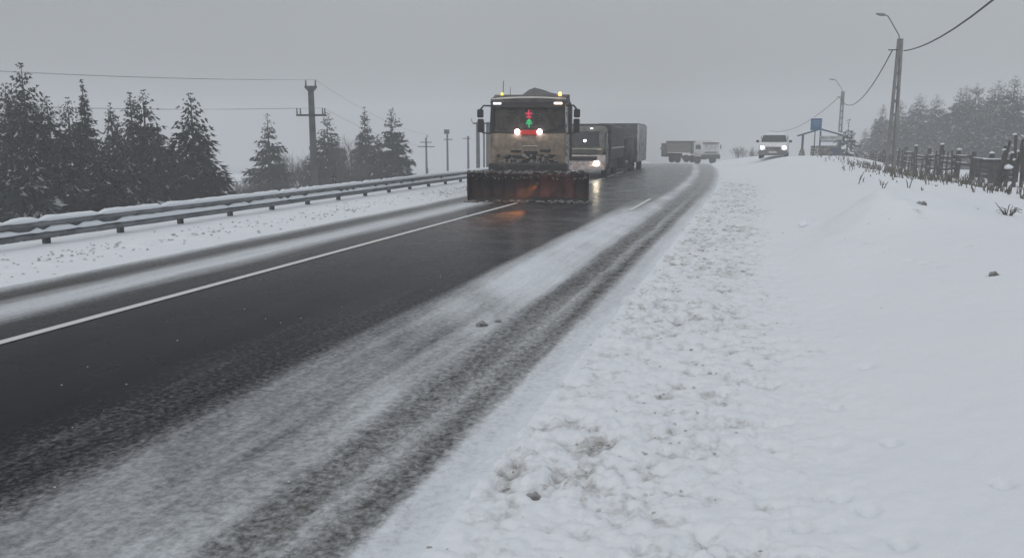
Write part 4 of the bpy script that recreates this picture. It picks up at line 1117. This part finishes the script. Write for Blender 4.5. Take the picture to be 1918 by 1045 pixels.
def far_truck():
    x, y = -5.2, 97.0
    root = empty('dump_truck', (x, y, gz(x, y)), R(38), 'low pale dirty dump truck turned sideways on the crest, white cab at right', 'truck')
    root.scale = (1, 1, .88)
    hx = 1.25
    MB().loft([ring(hx, 0, 1.7, .16, .95), ring(hx, 0, 1.7, .16, 1.7), ring(hx - .05, .1, 1.7, .18, 2.75), ring(hx - .2, .3, 1.6, .18, 2.95)]).build('cab', M['white_paint'], root, True)
    rows = [[(x_, off + .05 * (abs(x_) / 1.0) ** 3 - .03, z_) for x_ in [-1.03 + 2.06 * i / 8 for i in range(9)]] for z_, off in ((1.85, .02), (2.2, .05), (2.5, .08))]
    MB().loft(rows, False, False).build('windscreen', M['box_rib'], root, True)
    MB().box((0, .0, 2.72), (2.3, .12, .12), .02).build('sun_visor', M['black_plastic'], root)
    MB().box((0, -.02, 1.50), (1.7, .05, .14), .02).build('grille', M['black_plastic'], root)
    MB().box((0, -.06, .92), (2.5, .2, .55), .04).build('bumper', M['chassis'], root)
    for sg in (-1, 1):
        MB().box((sg * 1.42, .1, 2.2), (.12, .1, .55), .03).build('mirror', M['black_plastic'], root)
        MB().box((sg * 1.26, .8, 2.2), (.02, .8, .55), .006).build('side_window', M['dark_glass'], root)
    MB().box((0, 4.4, .8), (.9, 7.6, .3), .02).build('chassis', M['chassis'], root)
    t = MB().prism([(2.0, 1.3), (7.4, 1.3), (7.6, 2.95), (2.0, 2.95)], 'x', -1.25, 1.25).build('tipper_body', M['dirty_tipper'], root)
    for sg in (-1, 1):
        MB().box((sg * 1.28, 4.8, 2.84), (.08, 5.6, .26), .02).build('top_rail', M['tipper'], t)
        MB().box((sg * 1.27, 4.7, 1.36), (.06, 5.3, .12), .02).build('bottom_rail', M['roof_trim'], t)
        MB().box((sg * 1.28, 2.06, 2.1), (.08, .22, 1.7), .02).build('front_post', M['tipper'], t)
        MB().box((sg * 1.15, 3.3, .75), (.08, 1.6, .55), .02).build('side_skirt', M['chassis'], root)
        for yy in (1.1, 5.3, 6.6): wheel(root, (sg * 1.05, yy, .52), .52, .34)
    MB().box((0, 8.3, 1.7), (2.4, 1.2, 1.9), .05).build('spreader', M['tipper'], root)
    MB().box((0, 8.95, 1.9), (2.6, .1, .2), .02).build('spreader_bar', M['black_plastic'], root)
far_truck()

def van():
    x, y = 0.98, 57.0
    root = empty('white_van', (x, y, gz(x, y) - .02), R(-3), 'white van with both headlights lit parked on the right shoulder', 'van')
    hx = .93
    def vr(h_, f, r_, z_): return ring(h_, f, 4.6, r_, z_)
    MB().loft([vr(hx - .05, .06, .2, .30), vr(hx, 0, .25, .45), vr(hx, .02, .25, .80), vr(hx - .01, .08, .3, .93), vr(hx - .03, .45, .3, 1.05), vr(hx - .06, .75, .3, 1.12), vr(hx - .15, 1.30, .3, 1.58), vr(hx - .2, 1.55, .3, 1.66), vr(hx - .4, 1.9, .3, 1.69)]).build('body', M['van_white'], root, True)
    rows = []
    for z_, off, ww in ((1.12, .70, .82), (1.35, .985, .78), (1.58, 1.26, .72)):
        rows.append([(x_ * ww, off - .02 + .10 * abs(x_) ** 3, z_) for x_ in [-1 + 2 * i / 8 for i in range(9)]])
    MB().loft(rows, False, False).build('windscreen', M['dark_glass'], root, True)
    MB().box((0, -.02, .42), (1.84, .14, .36), .06).build('bumper', M['van_grey'], root)
    MB().box((0, -.03, .72), (1.0, .06, .18), .03).build('grille', M['van_grey'], root)
    MB().box((0, -.10, .46), (.5, .02, .11), .004).build('number_plate', M['plate'], root)
    for sg in (-1, 1):
        MB().lathe([(-.05, .03), (-.04, .10), (.02, .12), (.06, .10)], (sg * .70, .03, .76), 'y', 14).build('headlight', M['headlamp_white'], root, True)
        MB().box((sg * 1.06, .95, 1.17), (.2, .12, .17), .04).build('mirror', M['black_plastic'], root)
        MB().box((sg * .865, 2.4, 1.36), (.02, 1.4, .34), .006).build('side_window', M['dark_glass'], root)
        for yy in (.85, 3.7): wheel(root, (sg * .82, yy, .32), .32, .22)
    MB().loft([ring(.6, 2.0, 4.4, .2, 1.69), ring(.5, 2.1, 4.3, .2, 1.735)]).build('roof_snow', M['snow'], root, True)
van()

# ================================================================== BUS SHELTER AND SIGN
def shelter():
    x, y = 4.55, 65.0
    zb = gz(x, y) - .1
    root = empty('bus_shelter', (x, y, zb), R(-4), 'small roadside bus shelter with a snow-covered sloping roof and stone walls', 'bus shelter')
    # roof: low gable, ridge running away, left slope long
    for (x0, z0, x1, z1) in ((-1.75, 1.55, -.15, 2.05), (-.15, 2.05, 1.45, 1.60)):
        dx, dz = x1 - x0, z1 - z0; ln = math.hypot(dx, dz); a = math.atan2(dz, dx)
        r_ = MB().box(((x0 + x1) / 2, .3, (z0 + z1) / 2), (ln, 2.4, .07), .01, Matrix.Rotation(-a, 3, 'Y')).build('roof_slab', M['shelter_blue'], root)
        MB().box(((x0 + x1) / 2 - math.sin(a) * .09, .3, (z0 + z1) / 2 + math.cos(a) * .09), (ln - .06, 2.34, .10), .04, Matrix.Rotation(-a, 3, 'Y')).build('roof_snow', M['snow'], r_)
    MB().box((.62, -.85, 1.42), (1.55, .08, .28), .01).build('fascia', M['shelter_pale'], root)
    MB().box((.62, -.86, 1.18), (1.5, .07, .09), .01).build('lintel', M['shelter_blue'], root)
    for px_, py_, hh in ((-1.35, -.8, 1.68), (-.12, -.8, 1.95), (1.30, -.8, 1.6), (-1.35, 1.3, 1.68), (1.30, 1.3, 1.6)):
        MB().box((px_, py_, hh / 2), (.12, .12, hh), .012).build('post', M['shelter_blue'], root)
    MB().prism([(-1.62, 0), (-1.08, 0), (-1.2, .62), (-1.45, .62)], 'y', -.95, -.6).build('post_foot', M['shelter_stone'], root)
    MB().box((.55, 1.35, .42), (1.5, .12, .84), .01).build('back_wall', M['shelter_pale'], root)
    # stones of the low front wall
    q = random.Random(8)
    for r_ in range(4):
        xx = -.75
        while xx < .55:
            ww = q.uniform(.22, .38)
            MB().box((xx + ww / 2, -.80 + q.uniform(-.02, .02), .12 + r_ * .21), (ww - .02, .22, .19), .03).build('stone', M['shelter_stone'], root)
            xx += ww
    MB().box((.45, .5, .42), (1.4, .4, .06), .01).build('bench', M['wood'], root)
    for sx_ in (-.1, 1.0): MB().box((sx_, .5, .2), (.08, .35, .4)).build('bench_leg', M['wood'], root)
    MB().box((.95, -.75, .35), (.7, .15, .7), .03).build('side_wall', M['shelter_blue'], root)
shelter()
def blue_sign():
    x, y = 3.92, 63.0
    zb = gz(x, y) - .2
    root = empty('blue_road_sign', (x, y, zb), R(-2), 'blue rectangular road sign on a thin pole in front of the bus shelter', 'road sign')
    h = 3.28 - zb
    MB().tube([(0, 0, 0), (0, 0, h)], .035, 8).build('pole', M['iron'], root, True)
    pb = MB().box((.04, -.05, h - .40), (.76, .03, .84), .01).build('panel', M['sign_blue'], root)
    for k, (ww, dz) in enumerate(((.5, .24), (.56, .08), (.3, -.08))):
        MB().box((.06, -.068, h - .40 + dz), (ww, .006, .05)).build('pale_line', M['sign_pale'], pb)
    MB().box((.04, -.05, h + .045), (.74, .10, .05), .02).build('snow_cap', M['snow'], pb)
blue_sign()

# ================================================================== FENCE
def fence():
    FX = 9.0
    def fz(y_): return gz(FX, y_)
    root = empty('wooden_fence', (FX, 38, 0), 0, 'rough weathered wooden fence of posts, rails and uneven pickets along the right bank', 'fence')
    q = random.Random(21)
    ypost = [36.5, 39.6, 42.6, 46.0, 49.3, 53.0, 57.0, 61.5, 66, 71, 76]
    hp = [1.2, 1.25, 1.3, 1.55, 1.35, 1.45, 1.3, 1.35, 1.2, 1.2, 1.2]
    for y_, h_ in zip(ypost, hp):
        lx, ly = q.uniform(-.08, .08), q.uniform(-.1, .1)
        o = MB().tube([(0, y_ - 38, fz(y_) - .2), (lx, y_ - 38 + ly, fz(y_) + h_)], [.12, .095], 8).build('post', M['wood'], root)
        if q.random() < .75: MB().lump((lx, y_ - 38 + ly, fz(y_) + h_ + .03), (.10, .10, .06), int(y_ * 10), .15).build('snow_cap', M['snow'], o, True)
    for a, b in zip(ypost[:-1], ypost[1:]):
        for hh in (.40, .72, .98) if b > 40 else (.98,):
            if q.random() < .08: continue
            za, zb_ = fz(a) + hh + q.uniform(-.09, .09), fz(b) + hh + q.uniform(-.09, .09)
            o = MB().tube([(-.12, a - 38 - .1, za), (-.14 + q.uniform(-.04, .04), (a + b) / 2 - 38, (za + zb_) / 2 - .04), (-.12, b - 38 + .1, zb_)], [.06, .055, .05], 6).build('rail', M['wood'], root)
            MB().box((-.12, (a + b) / 2 - 38, (za + zb_) / 2 + .045), (.07, (b - a) * .6, .03), .012).build('rail_snow', M['snow'], o)
    y_ = 42.4
    while y_ < 76:
        h_ = q.uniform(.7, 1.3); lx, ly = q.uniform(-.08, .08), q.uniform(-.12, .12)
        MB().tube([(-.2, y_ - 38, fz(y_) - .1), (-.2 + lx, y_ - 38 + ly, fz(y_) + h_)], [.05, .035], 5).build('picket', M['wood'], root)
        y_ += q.uniform(.7, 1.7)
    # near stretch: single leaning pickets
    for y_ in (37.6, 41.2): MB().tube([(-.2, y_ - 38, fz(y_) - .1), (-.15, y_ - 38, fz(y_) + .9)], [.05, .035], 5).build('picket', M['wood'], root)
fence()
def pole_stack():
    x, y = 8.85, 33.6
    zb = gz(x, y)
    root = empty('leaning_pole_stack', (x, y, zb), R(8), 'bundle of snowy wooden poles leaning together at the right edge by the fence', 'poles')
    q = random.Random(4)
    for i, (bx, tx, h_) in enumerate(((-.55, -.25, 1.35), (-.4, -.12, 1.7), (-.2, .02, 1.25), (.0, -.2, 1.5), (.25, .05, 1.9), (.45, .35, 1.55), (.62, .2, 1.3), (.1, .4, 1.75), (-.3, .1, 1.0))):
        o = MB().tube([(bx, q.uniform(-.2, .2), -.1), (tx, q.uniform(-.15, .15), h_)], [.065, .05], 7).build('pole', M['wood'], root)
        if i % 2 == 0: MB().lump((tx, 0, h_ + .02), (.07, .08, .05), i, .2).build('snow_cap', M['snow'], o, True)
    r_ = MB().tube([(-1.0, .12, .98), (1.2, .12, .92)], .055, 7).build('rail', M['wood'], root)
    MB().box((0.05, .12, 1.03), (1.9, .09, .05), .02).build('rail_snow', M['snow'], r_)
    MB().lump((-.1, -.1, .75), (.16, .14, .10), 77, .2).build('snow_clump', M['snow'], root, True)
pole_stack()
# shed-like dark bank behind the fence's near gap: low board barrier
def barrier():
    x, y = 10.2, 41.0
    root = empty('board_barrier', (x, y, gz(x, y)), R(4), 'low grey board barrier behind the bare stretch of the wooden fence', 'barrier')
    for k in range(4):
        MB().box((0, 0, .12 + k * .2), (.05, 5.4, .185), .01).build('board', M['wood'], root)
    for yy in (-2.5, 0, 2.5): MB().box((.06, yy, .4), (.08, .1, .95), .01).build('post', M['wood'], root)
    MB().box((0, 0, .86), (.09, 5.3, .05), .02).build('snow_cap', M['snow'], root)
barrier()

# ================================================================== SMALL THINGS ON THE SNOW
q = random.Random(99)
weeds = MB()
def stalk(x, y, h, n=3):
    z0 = gz(x, y) - .03
    for i in range(n):
        a = q.uniform(0, 6.28); b = q.uniform(.1, .6)
        p = Vector((x + q.uniform(-.04, .04), y + q.uniform(-.04, .04), z0)); e = p + Vector((math.cos(a) * b, math.sin(a) * b, 1)) * h * q.uniform(.6, 1.1)
        m_ = p.lerp(e, .6) + Vector((0, 0, h * .08))
        weeds.tube([p, m_, e], [.015, .012, .007], 3, False)
        if q.random() < .6:
            e2 = m_ + Vector((q.uniform(-.5, .5), q.uniform(-.5, .5), q.uniform(.2, .6))) * h * .35
            weeds.tube([m_, e2], [.007, .004], 3, False)
for i in range(480):
    y_ = q.uniform(21, 52); f = (y_ - 23) / 29
    xx = q.gauss(5.6 + 1.2 * f, 1.2)
    stalk(xx, y_, q.uniform(.10, .45), 2)
for i in range(60):
    y_ = q.uniform(33, 60); stalk(8.5 + q.gauss(0, .5), y_, q.uniform(.15, .45), 3)
for i in range(60):
    y_ = q.uniform(45, 62); stalk(q.uniform(3.5, 6.5), y_, q.uniform(.08, .28), 2)
o = weeds.build('dry_weeds', M['weed']); tag(o, 'dry brown weed stalks poking through the snow below the fence', 'weeds', None, 'stuff')

def clod(x, y, r, label, name='snow_clod', m_='grey_clod', seed=0, sink=.35):
    z0 = gz(x, y) + r * (1 - sink) * .6
    mb = MB(); qq = random.Random(seed)
    mb.lump((0, 0, 0), (r, r * .8, r * .75), seed, .28)
    for i in range(5):
        a = qq.uniform(0, 6.28); mb.lump((math.cos(a) * r * .8, math.sin(a) * r * .7, -r * .3), r * qq.uniform(.25, .45), seed * 7 + i, .3)
    o = mb.build(name, M[m_]); o.location = (x, y, z0)
    tag(o, label, 'snow clod', 'single snow clods on the right bank'); return o
clod(2.62, 14.6, .085, 'largest grey snow clod on the mound of the right bank', seed=1)
clod(2.40, 9.3, .045, 'grey snow clod alone on the smooth bank near the right edge', seed=2)
clod(0.98, 17.2, .11, 'pale snow lump on the smooth bank left of the mound', m_='snow', seed=3)
clod(-1.06, 3.92, .04, 'dark dirty clod on the rough shoulder at the bottom centre', seed=4)
clod(-2.63, 7.62, .06, 'dark lump of slush beside the wheel tracks, larger of two', m_='grey_clod', seed=5)
clod(-2.52, 7.85, .04, 'dark lump of slush beside the wheel tracks, smaller of two', m_='grey_clod', seed=6)
x, y = 4.1, 15.4
z0 = gz(x, y)
tf = MB()
for i in range(14):
    a = q.uniform(0, 6.28)
    tf.tube([(q.uniform(-.05, .05), q.uniform(-.05, .05), -.05), (math.cos(a) * .12, math.sin(a) * .09, q.uniform(.06, .18)), (math.cos(a) * .2, math.sin(a) * .2, q.uniform(.04, .24))], [.009, .007, .004], 4, False)
o = tf.build('dry_tuft', M['weed']); o.location = (x, y, z0); tag(o, 'dark dry tuft sticking out of the snow at the right edge', 'dry plant')
# crumbs of snow scattered on the rough shoulder and the left verge: nobody could count them
cr = MB()
for i in range(3200):
    y_ = 2.9 * math.exp(q.random() * 2.5)
    xx = q.gauss(-.75, .42)
    if xx < -1.45 or xx > 1.2: continue
    if vnoise(np.array([xx * 0.9]), np.array([y_ * 0.9]), 61)[0] < q.random() * .6: continue
    r = q.uniform(.004, .012) * (1 + .04 * y_) * (2.0 if q.random() < .06 else 1)
    cr.lump((xx, y_, gz(xx, y_) + r * .3), (r * q.uniform(.8, 1.5), r, r * .8), i, .35, True)
for i in range(70):
    y_ = 2.9 * math.exp(q.random() * 1.9); xx = q.uniform(.3, .32 * y_ + .6)
    r = q.uniform(.004, .010) * (1 + .05 * y_)
    cr.lump((xx, y_, gz(xx, y_) + r * .5), (r * q.uniform(.8, 1.6), r, r * .7), i, .35, True)
for i in range(45):
    y_ = 3.2 * math.exp(q.random() * 1.8); xx = q.uniform(-6.4, -2.4)
    r = q.uniform(.003, .006) * (1 + .04 * y_)
    cr.lump((xx, y_, .012 + r * .5), (r * q.uniform(.8, 1.6), r, r * .7), i, .35, True)
for i in range(900):
    y_ = q.uniform(7, 34); xx = -10.4 + q.gauss(0, .45)
    r = q.uniform(.010, .030)
    cr.lump((xx, y_, gz(xx, y_) + r * .5), (r * q.uniform(.8, 1.5), r, r * .8), i, .35, True)
o = cr.build('snow_crumbs', M['crumb']); tag(o, 'small dirty snow crumbs scattered over both shoulders', 'snow crumbs', None, 'stuff')

# ================================================================== HAZE
hz = MB().box((0, 105, 2.5), (524, 454, 26)).build('haze', M['snow'])
hm = bpy.data.materials.new('haze'); hm.use_nodes = True
n_, l_ = nodes(hm); n_.clear()
ho = n_.new('ShaderNodeOutputMaterial'); hv = n_.new('ShaderNodeVolumePrincipled')
hv.inputs['Color'].default_value = (0.955, 0.965, 0.98, 1)
hv.inputs['Density'].default_value = 0.0039
hv.inputs['Anisotropy'].default_value = 0.1
l_(hv.outputs[0], ho.inputs['Volume'])
hz.data.materials.clear(); hz.data.materials.append(hm)
tag(hz, 'thin even winter mist over the whole scene', 'haze', None, 'stuff')
hz.display_type = 'WIRE'
